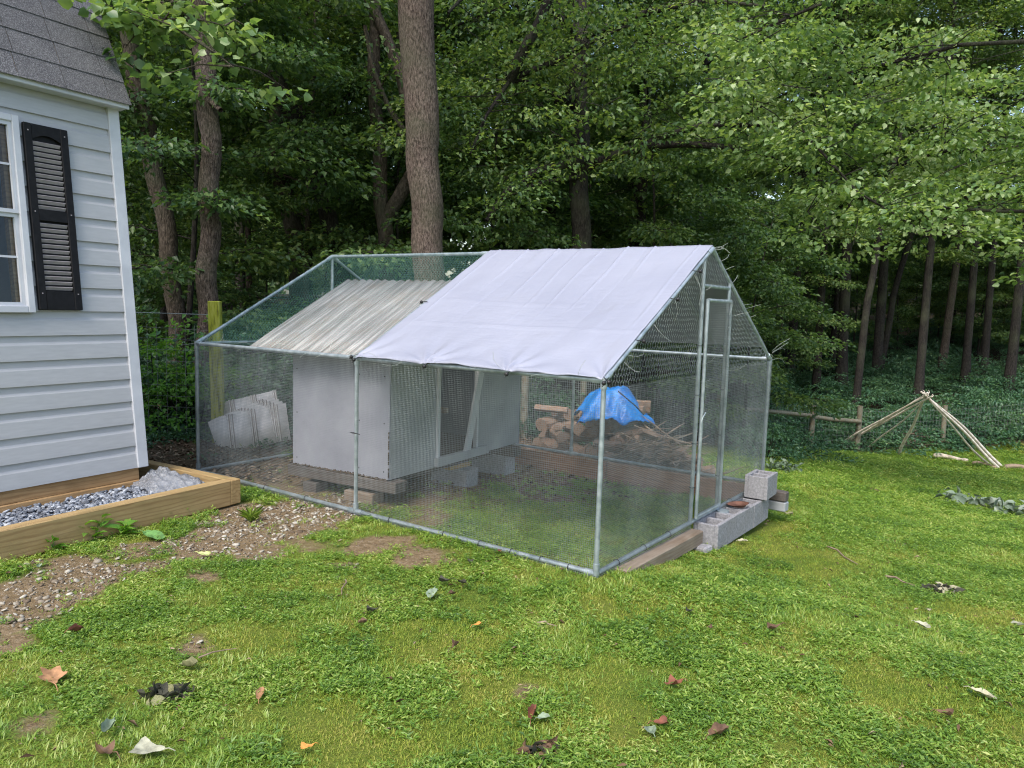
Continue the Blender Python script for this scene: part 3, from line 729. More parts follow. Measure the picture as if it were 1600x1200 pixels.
for k in range(15):
    x_ = .1+k*.27+random.uniform(-.08, .08)
    tail((x_, -.02, EH+.01), (random.uniform(-1, 1), -.5, random.uniform(-.9, .9)), random.uniform(.05, .13))
for k in range(9):
    s_ = random.uniform(.05, .95); tail((0+random.uniform(-.02, .05), s_*W/2, EH+(RH-EH)*s_), (random.uniform(.2, 1), -.4, random.uniform(-.4, .8)), random.uniform(.07, .15))
for k in range(7):
    y_ = W/2+W/2*random.uniform(.02, 1); tail((4.02, y_, raf(y_)), (random.uniform(-.2, .6), 1, random.uniform(-.4, .6)), random.uniform(.05, .13))
for k in range(10):
    y_ = random.choice((D0, D1)); z_ = random.uniform(.9, 1.7); tail((4.02, y_, z_), (.3, random.uniform(-1, 1), random.uniform(-.5, .3)), random.uniform(.08, .2))
for k in range(6):
    y_ = random.uniform(.1, 1.2); tail((4.02, y_, raf(y_)-.01), (.3, random.uniform(0, 1), random.uniform(-.9, -.1)), random.uniform(.1, .22))
for k in range(4): tail((4.02, W, EH+random.uniform(-.02, .08)), (.4, 1, random.uniform(-1, 1)), random.uniform(.15, .3))
for k in range(4): tail((4.0, W/2, RH), (.6, random.uniform(0, 1), random.uniform(-.3, .4)), random.uniform(.08, .16))
for k in range(8): tail((random.uniform(.2, 1.9), -.02, EH+.03), (random.uniform(-1, 1), .9, random.uniform(.1, .9)), random.uniform(.06, .12))

# ------------------------------------------------------------------ white tarp over the near half of the run
nu, nv_ = 300, 150
U, Vv = np.meshgrid(np.linspace(0, 1, nu), np.linspace(0, 1, nv_)); U, Vv = U.ravel(), Vv.ravel()
sTot = SL+.03+.9*SL
s = -.03+Vv*sTot                      # distance up the front slope, over the ridge and down the back
xx = 2.02+U*1.985
front = s <= SL
yy = np.where(front, s*ds.y, W/2+(s-SL)*ds.y); zz = np.where(front, EH+s*ds.z, RH-(s-SL)*ds.z)
# edge scallops between the ties
hem = np.exp(-((s+.03)/.10)**2); sc_ = np.abs(np.sin((U*3)*math.pi))
yy += hem*.012*sc_; zz += hem*.006*sc_
side = np.exp(-((U-1)/.03)**2)+np.exp(-(U/.03)**2)
sag = -.03*np.sin(np.pi*U)*np.sin(np.pi*np.clip(s/SL, 0, 1))
fold = 0
for k in range(1, 15):
    u0 = k/15+.021*math.sin(k*4.1); amp = .0065*(.6+.9*math.sin(k*2.7))
    fold = fold+amp*np.exp(-((U-u0+.004*np.sin(s*5+k))/.0042)**2)*sstep(.35, .9, s/SL+.30*math.sin(k*1.9))
cross = .008*np.exp(-((s-.52+.01*np.sin(U*9))/.012)**2)+.006*np.exp(-((s-.86)/.010)**2)*(U < .7)
wr = .016*(fbm(U*2, s, 2.5, 4)-.5)+.012*(fbm(U*2+s*.7, s*.4, 6, 6)-.5)*hem*2+.012*(fbm(U*6, s*.8, 2.2, 7)-.5)
for k in range(4):                       # pull creases radiating from each tie
    u0 = k/3; dx = (U-u0)*2.0; dy_ = s+.03; rr = np.sqrt(dx*dx+dy_*dy_)+1e-4; th = np.arctan2(dx, dy_)
    wr += .016*np.exp(-rr/.20)*np.sin(th*9+k)*sstep(0, .05, rr)
h = .024+sag+fold+cross+wr
sgn = np.where(front, -1, 1)
ridge = np.exp(-((s-SL)/.05)**2)
yy += sgn*ds.z*h*(1-ridge); zz += ds.y*h+ridge*.004
i = (np.arange(nv_-1)[:, None]*nu+np.arange(nu-1)).ravel()
tp = empty('tarp', (CC[0], CC[1], 0), -YAW, 'white tarp tied over the near half of the chicken run roof', 'tarp')
to = npobj('sheet', np.stack([xx, yy, zz], 1), np.stack([i, i+1, i+nu+1, i+nu], 1), M['tarp'], tp, smooth=True)
sm = to.modifiers.new('thick', 'SOLIDIFY'); sm.thickness = .0015
def bungee(p, d):
    mb = MB(); p = Vector(p); d = Vector(d).normalized()
    mb.tube([p+d*.05, p+d*.02, p, p-d*.03+Vector((0, 0, -.01))], .003, 6)
    q = p-d*.012
    n = 8
    V = []; Fs = []
    for a_ in range(5):
        for b_ in range(n):
            th = math.pi*a_/4; ph = 2*math.pi*b_/n; V.append(q+Vector((math.sin(th)*math.cos(ph), math.sin(th)*math.sin(ph), math.cos(th)))*.014)
    for a_ in range(4):
        for b_ in range(n): Fs.append((a_*n+b_, a_*n+(b_+1) % n, (a_+1)*n+(b_+1) % n, (a_+1)*n+b_))
    mb.add(V, Fs, True); mb.build('ball_tie', M['black'], tp)
for k in range(4): bungee((2.03+2.0*k/3, -.045, EH-.005), (0, 1, .5))
for s_ in (.42, .95, 1.35): bungee((4.045, s_*ds.y, EH+s_*ds.z+.01), (-1, 0, .1))
for s_ in (.78,): bungee((2.0, s_*ds.y, EH+s_*ds.z+.03), (1, 0, .1))
bungee((1.98, -.02, EH+.01), (.5, .5, .3)); bungee((4.04, -.03, EH), (-.6, .3, .3))

# ------------------------------------------------------------------ hen house inside the run
HA = R(5.5)
hp = coop(1.985, .35, 0)
house = empty('hen_house', hp, -YAW+HA, 'pale grey panelled hen house with ribbed metal roof inside the run', 'hen house')
HZ = .185; HW, HD = 1.02, 2.0; HT = 1.10; HR = 1.74
# local: origin = front right corner, x from -HW..0, y 0..HD
MB().box((-HW/2, .008, (HZ+HT)/2), (HW, .016, HT-HZ), bev=.003).build('front_panel', M['panel'], house)
MB().box((-HW/2, HD, (HZ+HT)/2), (HW, .016, HT-HZ)).build('back_panel', M['panel'], house)
MB().box((-HW+.008, HD/2, (HZ+HT)/2), (.016, HD-.04, HT-HZ)).build('side_panel', M['panel'], house)
MB().box((-.008, .32, (HZ+1.3)/2), (.016, .60, 1.3-HZ-.0)).build('side_panel', M['panel2'], house)
MB().box((-.008, 1.60, (HZ+1.3)/2), (.016, .78, 1.3-HZ-.02)).build('side_panel', M['panel2'], house)
mb = MB(); y0h, y1h = .62, 1.21
mb.box((.004, y0h, .76), (.036, .03, 1.10)); mb.box((.004, y1h, .76), (.036, .03, 1.10)); mb.build('door_jamb', M['white'], house)
MB().box((.022, .98, HZ+.045), (.045, .80, .075), bev=.004).build('door_sill', M['panel2'], house)
mb = MB(); rb = Matrix.Rotation(R(-16), 3, 'X'); mb.box((.03, 1.13, .60), (.02, .085, .72), rb); mb.build('brace_board', M['white'], house)
# gable ends above the side panels
for xg in (-.012, -HW+.012):
    pts = [(.0, 1.30 if xg > -.5 else HT), (0.0, HT), (HD, HT), (HD/2, HR-.04)]
    mb = MB(); V = [(xg+o, yy_, z_) for o in (-.006, .006) for yy_, z_ in ((.02, HT), (HD-.02, HT), (HD/2, HR-.03))]
    mb.add(V, [(0, 1, 2), (5, 4, 3), (0, 3, 4, 1), (1, 4, 5, 2), (2, 5, 3, 0)])
    if xg < -.5: mb.build('gable_panel', M['panel'], house)
MB().box((-HW/2, HD/2, HZ+.01), (HW-.03, HD-.04, .02)).build('floor', M['greywood'], house)
# ribbed metal inner lining seen through the doorway
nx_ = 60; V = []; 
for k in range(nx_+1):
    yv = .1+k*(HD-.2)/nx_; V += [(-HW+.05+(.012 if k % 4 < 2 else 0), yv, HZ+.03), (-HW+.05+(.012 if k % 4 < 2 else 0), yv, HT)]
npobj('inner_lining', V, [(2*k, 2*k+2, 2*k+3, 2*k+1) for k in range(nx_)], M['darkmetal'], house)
MB().tube([(-.35, .75, .75), (-.30, 1.02, 1.18)], .014, 6).build('yellow_strap', simple('yellow_strap', (.5, .36, .04), (.6, .45, .06)), house)
MB().box((-.5, .9, .62), (.8, .045, .045)).build('roost_bar', M['oldwood'], house)
# corrugated roof, two slopes
def corr(name, x0_, x1_, A, B, mat, parent, pitch=.09, amp=.008, sub=6):
    A, B = Vector(A), Vector(B); d = (B-A); n_ = Vector((1, 0, 0)).cross(d).normalized(); k = int((x1_-x0_)/pitch*sub)
    V = []; rows = 5
    for r_ in range(rows):
        for q in range(k+1):
            xq = x0_+(x1_-x0_)*q/k; V.append(Vector((xq, 0, 0))+A+d*r_/(rows-1)+n_*(amp*math.sin(2*math.pi*q/sub)+.004*math.sin(xq*9+r_)))
    Fs = [(r_*(k+1)+q, r_*(k+1)+q+1, (r_+1)*(k+1)+q+1, (r_+1)*(k+1)+q) for r_ in range(rows-1) for q in range(k)]
    o = npobj(name, V, Fs, mat, parent, smooth=True); md = o.modifiers.new('t', 'SOLIDIFY'); md.thickness = .003
    return o
corr('roof_sheet', -1.36, -.02, (0, -.19, 1.125), (0, HD/2, HR), M['roofsheet'], house)
corr('roof_sheet', -1.36, -.02, (0, HD/2, HR), (0, HD+.14, 1.16), M['roofsheet'], house)
mb = MB()   # ragged muddy lower edge of the front panel
for k in range(46):
    xk = -HW+.02+k*(HW-.03)/46; mb.box((xk, -.004, HZ+.002+random.uniform(-.006, .006)), (random.uniform(.008, .03), .01, random.uniform(.006, .02)), Matrix.Rotation(random.uniform(-.6, .6), 3, 'Y'))
for k in range(22): mb.box((-.002, -.004, HZ+.02+random.uniform(0, .35)), (.006, .008, random.uniform(.008, .03)))
mb.build('mud_edge', M['mud'], house)
for xs in (-HW+.05, -.30, -.05):
    for zs_ in (HZ+.06, .62, .98): MB().tube([(xs, -.002, zs_), (xs, -.0, zs_)], .006, 8).build('screw', M['darkmetal'], house)
MB().box((-HW/2+.02, .05, HZ-.052), (1.14, .14, .085), bev=.004).build('floor_beam', M['greywood'], house)
MB().box((-HW/2+.02, 1.85, HZ-.052), (1.14, .14, .085), bev=.004).build('floor_beam', M['greywood'], house)
MB().box((-.09, 1.0, HZ-.03), (.04, 1.56, .06)).build('floor_beam', M['greywood'], house)
# supports
def hpt(x_, y_, z_): return (house.matrix_world if False else Matrix.Translation(hp)@Matrix.Rotation(-YAW+HA, 4, 'Z'))@Vector((x_, y_, z_))
def cinder(name, loc, rz, label, holes_up=True, cells=2, size=(.39, .19, .19), tilt=(0, 0)):
    lx, ly, lz = size; t = .03
    mb = MB()
    # walls and webs; open cells
    def bx(c, s_): mb.box(c, s_, bev=.003)
    bx((0, ly/2-t/2, 0), (lx, t, lz)); bx((0, -ly/2+t/2, 0), (lx, t, lz))
    ws = np.linspace(-lx/2+t/2, lx/2-t/2, cells+1)
    for w__ in ws: bx((w__, 0, -.0015), (t, ly-2*t-.0005, lz-.003))
    mb.box((0, 0, -lz/2+.012), (lx-2*t, ly-2*t-.002, .01))
    o = mb.build(name, M['block']); o.location = loc; o.rotation_euler = (tilt[0], tilt[1], rz); tag(o, label, 'cinder block'); return o
def ground_at(p): return tz(p.x, p.y)
p = hpt(-.16, 1.12, 0); gz = ground_at(p)
cinder('cinder_block', (p.x, p.y, gz+.055), -YAW+HA, 'grey cinder block propping the hen house beneath its doorway', size=(.39, .19, .19))
o = MB().box((0, 0, 0), (.09, .28, .035), bev=.004).build('wood_block', M['lumber']); q = hpt(-.12, 1.10, 0); o.location = (q.x, q.y, gz+.168); o.rotation_euler = (0, 0, -YAW); tag(o, 'tan wood offcut lying on the cinder block under the hen house', 'wood block')
for k, (xh, lab) in enumerate(((-.28, 'tan wood block under the front edge of the hen house, nearer the middle post'), (-.80, 'tan wood block under the far front corner of the hen house'))):
    q = hpt(xh, .04, 0); o = MB().box((0, 0, 0), (.28 if k == 0 else .14, .15, .085), bev=.005).build('wood_block', M['oldwood' if k == 0 else 'greywood']); o.location = (q.x, q.y, ground_at(q)+.042); o.rotation_euler = (0, 0, -YAW+HA+.05); tag(o, lab, 'wood block')
for k, (xh, yh, lab) in enumerate(((-.2, 1.86, 'cinder block under the rear near corner of the hen house'), (-.85, 1.86, 'cinder block under the rear far corner of the hen house'))):
    q = hpt(xh, yh, 0); cinder('cinder_block', (q.x, q.y, ground_at(q)+.02+(.09-ground_at(q)-.02)*.5 if False else .09-.095), -YAW+HA, lab)

# ------------------------------------------------------------------ blocks, beam and board that level the run
def crun(a, b, c): return coop(a, b, c)
labels = ['cinder block with open cells up, nearest the door foot of the run', 'cinder block with a rusty dish on it, second along the gable row',
          'cinder block at the bottom of the far corner stack']
yb = 1.47
for k in range(3):
    p = crun(4.085, yb+.195, 0); o = cinder('cinder_block', (p.x, p.y, -.088-.003*k), -YAW+math.pi/2+(.0, -.02, .015)[k], labels[k], cells=2)
    yb += .40
p = crun(4.12, 2.60, 0); cinder('cinder_block', (p.x, p.y, .105), -YAW+math.pi/2+.03, 'cinder block stacked on top at the far corner of the run', size=(.30, .19, .19))
p = crun(4.11, 2.80, 0)
o = MB().box((0, 0, 0), (.09, .28, .085), bev=.008).build('wood_block', M['greywood']); o.location = p+crun(.0, .0, 0)*0+Vector((.08, .10, -.04)); o.rotation_euler = (0, 0, -YAW+1.5); tag(o, 'grey bark-edged wood block beside the corner stack, upper one', 'wood block')
o = MB().box((0, 0, 0), (.09, .28, .085), bev=.008).build('wood_block', M['panel2']); o.location = p+Vector((.085, .105, -.13)); o.rotation_euler = (0, 0, -YAW+1.5); tag(o, 'pale wood block beside the corner stack, lower one', 'wood block')
# rusty dish
p = crun(4.10, 2.10, .012)
mb = MB(); n = 20; prof = [(0, .004), (.055, .004), (.075, .022), (.082, .024), (.07, .018), (.05, -.0)]
V = []; Fs = []
for k, (r_, z_) in enumerate(prof):
    for q in range(n):
        a_ = 2*math.pi*q/n; V.append((r_*math.cos(a_)*1.1*(1+.06*math.sin(3*a_)), r_*math.sin(a_)*.9, z_+.008*math.cos(a_)*(r_ > .06)))
for k in range(len(prof)-1):
    for q in range(n): Fs.append((k*n+q, k*n+(q+1) % n, (k+1)*n+(q+1) % n, (k+1)*n+q))
mb.add(V, Fs, True); o = mb.build('dish', M['rust']); o.location = p; tag(o, 'rusty brown dish lying on the cinder blocks by the run door', 'dish')
# wooden beam under the near half of the gable
p = crun(4.05, .80, -.062)
o = MB().box((0, 0, 0), (1.18, .10, .10), bev=.006).build('wood_beam', M['oldwood']); o.location = p; o.rotation_euler = (0, R(1.2), -YAW+math.pi/2); tag(o, 'weathered wooden beam under the gable rail left of the cinder blocks', 'beam')
# small pale stone
p = gp(1095, 861); mb = MB(); mb.box((0, 0, 0), (.14, .10, .05), bev=.018); o = mb.build('paving_stone', M['block']); o.location = (p.x, p.y, p.z+.015); o.rotation_euler = (.1, -.15, -.9); tag(o, 'small pale stone in the grass against the first cinder block', 'stone')
# retaining boards along the back
for k, (a, b, lab) in enumerate(((.9, 2.45, 'red-brown retaining board along the back base of the run, left length'), (2.47, 4.0, 'red-brown retaining board along the back base of the run, right length'))):
    p = crun((a+b)/2, 2.97, -.10); o = MB().box((0, 0, 0), (b-a, .035, .20), bev=.003).build('retaining_board', M['redboard']); o.location = p; o.rotation_euler = (0, 0, -YAW); tag(o, lab, 'board')

# ------------------------------------------------------------------ corrugated sheets leaning beyond the far end
def ribsheet(cx_, w_, h_, loc, rz, lean, roll, label):
    # box-rib profile
    prof = []; xq = 0
    while xq < w_:
        for dx2, hh2 in ((0, 0), (.085, 0), (.092, -.018), (.104, -.018), (.112, 0), (.122, 0), (.129, -.018), (.141, -.018), (.149, 0)):
            prof.append((xq+dx2, hh2))
        xq += .235
    prof = [p_ for p_ in prof if p_[0] <= w_]
    V = [(a_-w_/2, b_, z_) for z_ in (0, h_*.5, h_) for a_, b_ in prof]; k = len(prof)
    Fs = [(r_*k+q, r_*k+q+1, (r_+1)*k+q+1, (r_+1)*k+q) for r_ in (0, 1) for q in range(k-1)]
    o = npobj('metal_sheet', V, Fs, M['metal_sheet']); o.data.materials.append(M['grime_shade'])
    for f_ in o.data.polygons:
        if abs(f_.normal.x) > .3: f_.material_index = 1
    md = o.modifiers.new('t', 'SOLIDIFY'); md.thickness = .003
    o.rotation_euler = (lean, roll, rz); o.location = loc
    o.rotation_mode = 'XYZ'; tag(o, label, 'metal sheet', 'ribbed metal sheets leaning beyond the run'); return o
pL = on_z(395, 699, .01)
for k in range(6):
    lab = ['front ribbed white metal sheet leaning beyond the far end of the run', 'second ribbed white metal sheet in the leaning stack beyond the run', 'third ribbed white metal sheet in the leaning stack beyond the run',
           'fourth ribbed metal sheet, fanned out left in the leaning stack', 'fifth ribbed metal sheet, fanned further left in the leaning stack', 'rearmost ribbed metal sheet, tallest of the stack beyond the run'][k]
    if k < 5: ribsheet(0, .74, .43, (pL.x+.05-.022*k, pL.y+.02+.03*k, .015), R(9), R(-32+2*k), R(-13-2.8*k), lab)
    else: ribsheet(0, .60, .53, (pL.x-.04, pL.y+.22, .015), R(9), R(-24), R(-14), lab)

# ------------------------------------------------------------------ woodpile, blue cover, brush pile
wr_ = random.Random(5)
def logm(l, r, half=False):
    mb = MB(); n = 9; V = []; ph = [wr_.uniform(.8, 1.2) for _ in range(n)]
    for xx_ in (-l/2, l/2):
        for q in range(n):
            a_ = 2*math.pi*q/n; yy_ = math.cos(a_)*r*ph[q]; z_ = math.sin(a_)*r*ph[q]
            if half: z_ = min(z_, r*.15)
            V.append((xx_, yy_, z_))
    mb.add(V, [(q, (q+1) % n, n+(q+1) % n, n+q) for q in range(n)]+[tuple(range(n))[::-1], tuple(range(n, 2*n))]); return mb
protos = []
cnt = 0
def put_log(x_, y_, z_, rz, ry, l, r):
    global cnt
    if len(protos) < 6:
        o = logm(1, 1, cnt % 2 == 1).build('firewood_log', M['split']); protos.append(o)
    else: o = copyo(protos[cnt % 6])
    o.location = (x_, y_, z_); o.rotation_euler = (wr_.uniform(0, 6), ry, rz); o.scale = (l, r, r); cnt += 1
    tag(o, 'split firewood log heaped behind the run with other logs', 'log', 'split firewood logs heaped behind the run'); return o
for row, (zc, n_, x0_, x1_) in enumerate(((.0, 11, .30, 1.75), (.13, 10, .32, 1.65), (.26, 9, .36, 1.5), (.39, 7, .40, 1.35), (.52, 5, .42, 1.1))):
    for k in range(n_):
        xx_ = x0_+(x1_-x0_)*(k+.5)/n_; yy_ = 8.9+wr_.uniform(-.12, .12)+row*.05
        put_log(xx_, yy_, tz(xx_, yy_)+.07+zc+wr_.uniform(-.02, .02), wr_.choice((1.3, .2, .9, 1.9, -.3)), wr_.uniform(-.2, .2), wr_.uniform(.30, .45), wr_.uniform(.05, .085))
for k in range(60):   # spilled heap to the right
    xx_ = 1.0+1.15*wr_.random(); yy_ = 8.15+wr_.uniform(0, .6)
    put_log(xx_, yy_, tz(xx_, yy_)+.05+wr_.uniform(0, .5)*max(.1, 1-abs(xx_-1.45)/.9), wr_.uniform(-1, 2.5), wr_.uniform(-.4, .4), wr_.uniform(.22, .4), wr_.uniform(.035, .07))
# blue tarp: crumpled drape over a pile of logs at its back right
def drape(name, cx_, cy_, zb_, rx, ry, h_, mat, seed, lob=3):
    n1, n2 = 26, 40; V = []
    for a_ in range(n1):
        for b_ in range(n2):
            th = a_/(n1-1)*math.pi/2; ph = 2*math.pi*b_/n2
            k_ = 1+.16*math.sin(lob*ph+seed)+.20*mnoise.noise(Vector((math.cos(ph)*1.6, math.sin(ph)*1.6, th*1.5+seed)))+.20*mnoise.noise(Vector((math.cos(ph)*5, math.sin(ph)*6, th*5+seed)))
            rr_ = math.sin(th)**.55*k_; V.append((cx_+rx*rr_*math.cos(ph), cy_+ry*rr_*math.sin(ph), zb_+h_*math.cos(th)**.8*k_))
    Fs = [(a_*n2+b_, a_*n2+(b_+1) % n2, (a_+1)*n2+(b_+1) % n2, (a_+1)*n2+b_) for a_ in range(n1-1) for b_ in range(n2)]
    return npobj(name, V, Fs, mat, smooth=False)
bu, bv = np.meshgrid(np.linspace(-1, 1, 60), np.linspace(-1, 1, 46)); bu, bv = bu.ravel(), bv.ravel()
bx_, by_ = bu*.40*(1+.10*np.sin(bv*5)), bv*.34*(1+.12*np.sin(bu*4+1))
bz = .30*np.exp(-((bx_-.14)/.19)**2-((by_)/.30)**4)+.27*np.exp(-((bx_+.16)/.20)**2-((by_-.02)/.30)**4)
edge = np.maximum(np.abs(bu)**4, np.abs(bv)**4); bz = bz*(1-.35*edge)-.05*edge*(1+1.2*np.sin(bu*7)*np.cos(bv*5))
rd = lambda q: np.abs(fbm(bx_, by_, q, q)-.5)*2
bz = bz+.085*(rd(4)-.4)+.045*(rd(9)-.4)+.02*rd(19)
i = (np.arange(45)[:, None]*60+np.arange(59)).ravel()
o = npobj('blue_cover', np.stack([1.18+bx_+.03*rd(7), 8.80+by_, .33+bz], 1), np.stack([i, i+1, i+61, i+60], 1), M['blue'], smooth=False); sdm = o.modifiers.new('t', 'SOLIDIFY'); sdm.thickness = .002
tag(o, 'crumpled bright blue tarpaulin bundled over the woodpile behind the run', 'tarpaulin')
o['label'] = 'crumpled bright blue tarpaulin bundled over the woodpile behind the run'
MB().tube([(1.2, 8.50, .62), (1.30, 8.46, .54), (1.40, 8.45, .46), (1.50, 8.50, .36)], .008, 5).build('cord', M['black'], None)
bpy.data.objects['cord'].parent = o
for k in range(14): put_log(1.26+wr_.uniform(-.2, .2), 8.85+wr_.uniform(-.14, .14), -.05+.035*k, wr_.uniform(0, 3), 0, .4, .07)
def sticks(name, c, ext, n, l, r, label, cat, seed, mat='stick', zlift=.3):
    rr_ = random.Random(seed); root = empty(name, c, 0, label, cat)
    for k in range(n):
        a_ = rr_.gauss(0, 1)*.5; b_ = rr_.gauss(0, 1)*.4; hgt = zlift*max(0, 1-(a_*a_+b_*b_))*rr_.random()
        x_, y_ = c[0]+a_*ext[0], c[1]+b_*ext[1]; ll = l*rr_.uniform(.4, 1.1); th = rr_.gauss(.2, .9); el = rr_.gauss(0, .25)
        d = Vector((math.cos(th)*math.cos(el), math.sin(th)*math.cos(el), math.sin(el)))
        z_ = tz(x_, y_)+.03+hgt; p_ = Vector((x_, y_, z_))-Vector(c)
        q_ = Vector((rr_.gauss(0, .05), rr_.gauss(0, .05), rr_.gauss(0, .04)))*ll
        rad = r*rr_.uniform(.4, 1.2)
        MB().tube([p_-d*ll/2, p_-d*ll*.15+q_, p_+d*ll*.2-q_*.5, p_+d*ll/2], [rad, rad*.9, rad*.75, rad*.4], 5).build('stick', M[mat if k % 3 else 'oldwood'], root)
    return root
c = (1.62, 8.25, tz(1.62, 8.25)); sticks('brush_pile', c, (.62, .5), 150, .8, .012, 'brown heap of sticks and branches behind the run, right of the firewood', 'brush pile', 11, 'log', zlift=.55)
c = gp(1425, 697); sticks('brush_pile', tuple(c), (.9, .5), 70, 1.1, .02, 'low heap of bleached sticks by the wire fence behind the stick tepee', 'brush pile', 12, 'log', zlift=.3)


# ------------------------------------------------------------------ stick tepee
YA = 15.6
apex = at(1447, 622, YA)
tep = empty('stick_tepee', (apex.x, apex.y, tz(apex.x, apex.y)), 0, 'open tepee of long bleached poles standing on the far lawn', 'tepee')
def pole(foot, top_, r, bend, mat='pole'):
    o_ = Vector(tep.location); a_, b_ = Vector(foot)-o_, Vector(top_)-o_; dd_ = b_-a_; up_ = Vector((0, 0, bend))
    pts = [a_+dd_*t+up_*math.sin(math.pi*t)+Vector((.02*math.sin(9*t+r*99), .02*math.sin(7*t), 0)) for t in np.linspace(0, 1, 9)]
    MB().tube(pts, [r*(1-.45*t) for t in np.linspace(0, 1, 9)], 7).build('pole', M[mat], tep)
rr_ = random.Random(3)
for px_, py_, r_, bnd in ((1307, 699, .03, .06), (1316, 697, .033, .04), (1322, 699, .025, .07), (1350, 704, .02, -.05), (1405, 711, .038, .03), (1548, 728, .026, -.08), (1560, 731, .036, .02), (1566, 730, .034, .06)):
    f_ = gp(px_, py_); tp_ = apex+Vector((rr_.uniform(-.05, .05), rr_.uniform(-.05, .05), rr_.uniform(-.02, .06)))
    dv = (tp_-f_).normalized(); pole(f_, tp_+dv*rr_.uniform(.05, .18), r_, bnd)
for k in range(5):
    a_ = apex+Vector((rr_.uniform(-.08, .08), rr_.uniform(-.08, .08), -.03)); pole(a_, a_+Vector((rr_.uniform(-.2, .2), 0, rr_.uniform(.08, .2))), .01, 0)
# fallen logs on the far lawn
def flog(px0, py0, px1, py1, r, label, mat='log', lift=.8):
    a_, b_ = gp(px0, py0), gp(px1, py1); a_.z += r*lift; b_.z += r*lift
    o_ = empty('fallen_log', a_, 0, label, 'log'); pts = [(b_-a_)*t+Vector((0, .03*math.sin(6*t), .02*math.sin(5*t))) for t in np.linspace(0, 1, 9)]
    MB().tube(pts, [r*(1+.08*math.sin(9*t)) for t in np.linspace(0, 1, 9)], 10, wob=.35).build('trunk', M[mat], o_)
    d_ = (b_-a_).normalized(); MB().tube([-d_*.006, -d_*.002], r*.93, 10).build('cut_end', M['endgrain'], o_)
flog(1236, 686, 1318, 696, .085, 'thick brown fallen log lying left of the stick tepee')
flog(1318, 695, 1345, 700, .05, 'shorter fallen log touching the left foot of the tepee')
flog(1458, 715, 1512, 722, .05, 'straight tan log lying in the grass under the tepee', 'stick')
flog(1520, 726, 1556, 732, .04, 'grey mossy log at the right foot of the tepee', 'log')
flog(1570, 732, 1640, 738, .05, 'brown log lying right of the tepee at the picture edge', 'log')

# ------------------------------------------------------------------ wire fence
def fence_wire(name, pts, h_, parent, step=.10, drop=.12, r=.0022):
    """welded wire between post positions following the ground; two shaded families of wires"""
    S = []; S2 = []
    for a_, b_ in zip(pts[:-1], pts[1:]):
        n_ = int((b_-a_).length/step); k = 7
        for q in range(n_):
            t = (q+.5)/n_; p_ = a_.lerp(b_, t); z_ = p_.z; S.append([(p_.x, p_.y, z_), (p_.x, p_.y, z_+h_)])
        for zz_ in np.arange(0, h_+.01, drop):
            S2.append([tuple(a_.lerp(b_, t)+Vector((0, 0, zz_+.012*math.sin(t*9+zz_*7)))) for t in np.linspace(0, 1, k)])
    wires(name, np.array(S), 'thinwire', parent, r); wires(name, np.array(S2), 'thinwire', parent, r)
def fpt(p_): return Vector((p_[0], p_[1], tz(p_[0], p_[1])))
def mkfence(label, pts, hh_, postmat='postwood', skip=()):
    pts = [fpt(p_) for p_ in pts]
    root = empty('wire_fence', pts[0], 0, label, 'fence')
    rel = [p_-pts[0] for p_ in pts]
    for k, p_ in enumerate(rel):
        if k in skip: continue
        MB().tube([p_+Vector((0, 0, -.2)), p_+Vector((0, 0, hh_+.08))], [.062, .058], 9, wob=.12).build('post', M[postmat], root)
    fence_wire('wire_mesh', rel, hh_, root)
    return root, rel
pR = at(1340, 690, 17.5)
fr, rel = mkfence('dark wire fence with grey wooden posts along the edge of the wood', [(1.2, 12.6), (4.2, 15.2), (6.9, 17.2), (pR.x, 17.5), (10.6, 18.4), (13.6, 19.4), (16.8, 20.5)], 1.02)
a_ = rel[2]+Vector((-.3, 0, .80)); b_ = rel[3]+Vector((0, -.06, .74))
MB().tube([a_, a_.lerp(b_, .5)+Vector((0, 0, -.03)), b_], [.045, .05, .05], 8, wob=.2).build('rail', M['postwood'], fr)
MB().tube([rel[2]+Vector((0, -.07, .78)), rel[1]+Vector((0, -.07, .8))], .045, 8, wob=.2).build('rail', M['postwood'], fr)
fl, rel = mkfence('wire fence with a taut top strand between the shed and the mossy post', [(-9.5, 8.1), (-6.2, 8.1), (-3.15, 8.1)], 1.24, skip=(2,))
MB().tube([rel[0]+Vector((0, 0, 1.38)), rel[2]+Vector((0, 0, 1.36))], .004, 5).build('top_strand', M['wire'], fl)
mb = MB(); mb.box((0, 0, .69), (.12, .11, 1.62), bev=.008); o = mb.build('fence_post', M['moss']); o.location = (-3.13, 8.03, 0); o.rotation_euler = (R(-.5), R(-1.2), .1); tag(o, 'square yellow-green mossy wooden post beyond the far end of the run', 'post')
fm, rel = mkfence('wire fence running behind the run from the mossy post', [(-3.0, 8.2), (-1.2, 9.9), (.2, 11.4), (1.2, 12.6)], 1.15, skip=(0, 3))

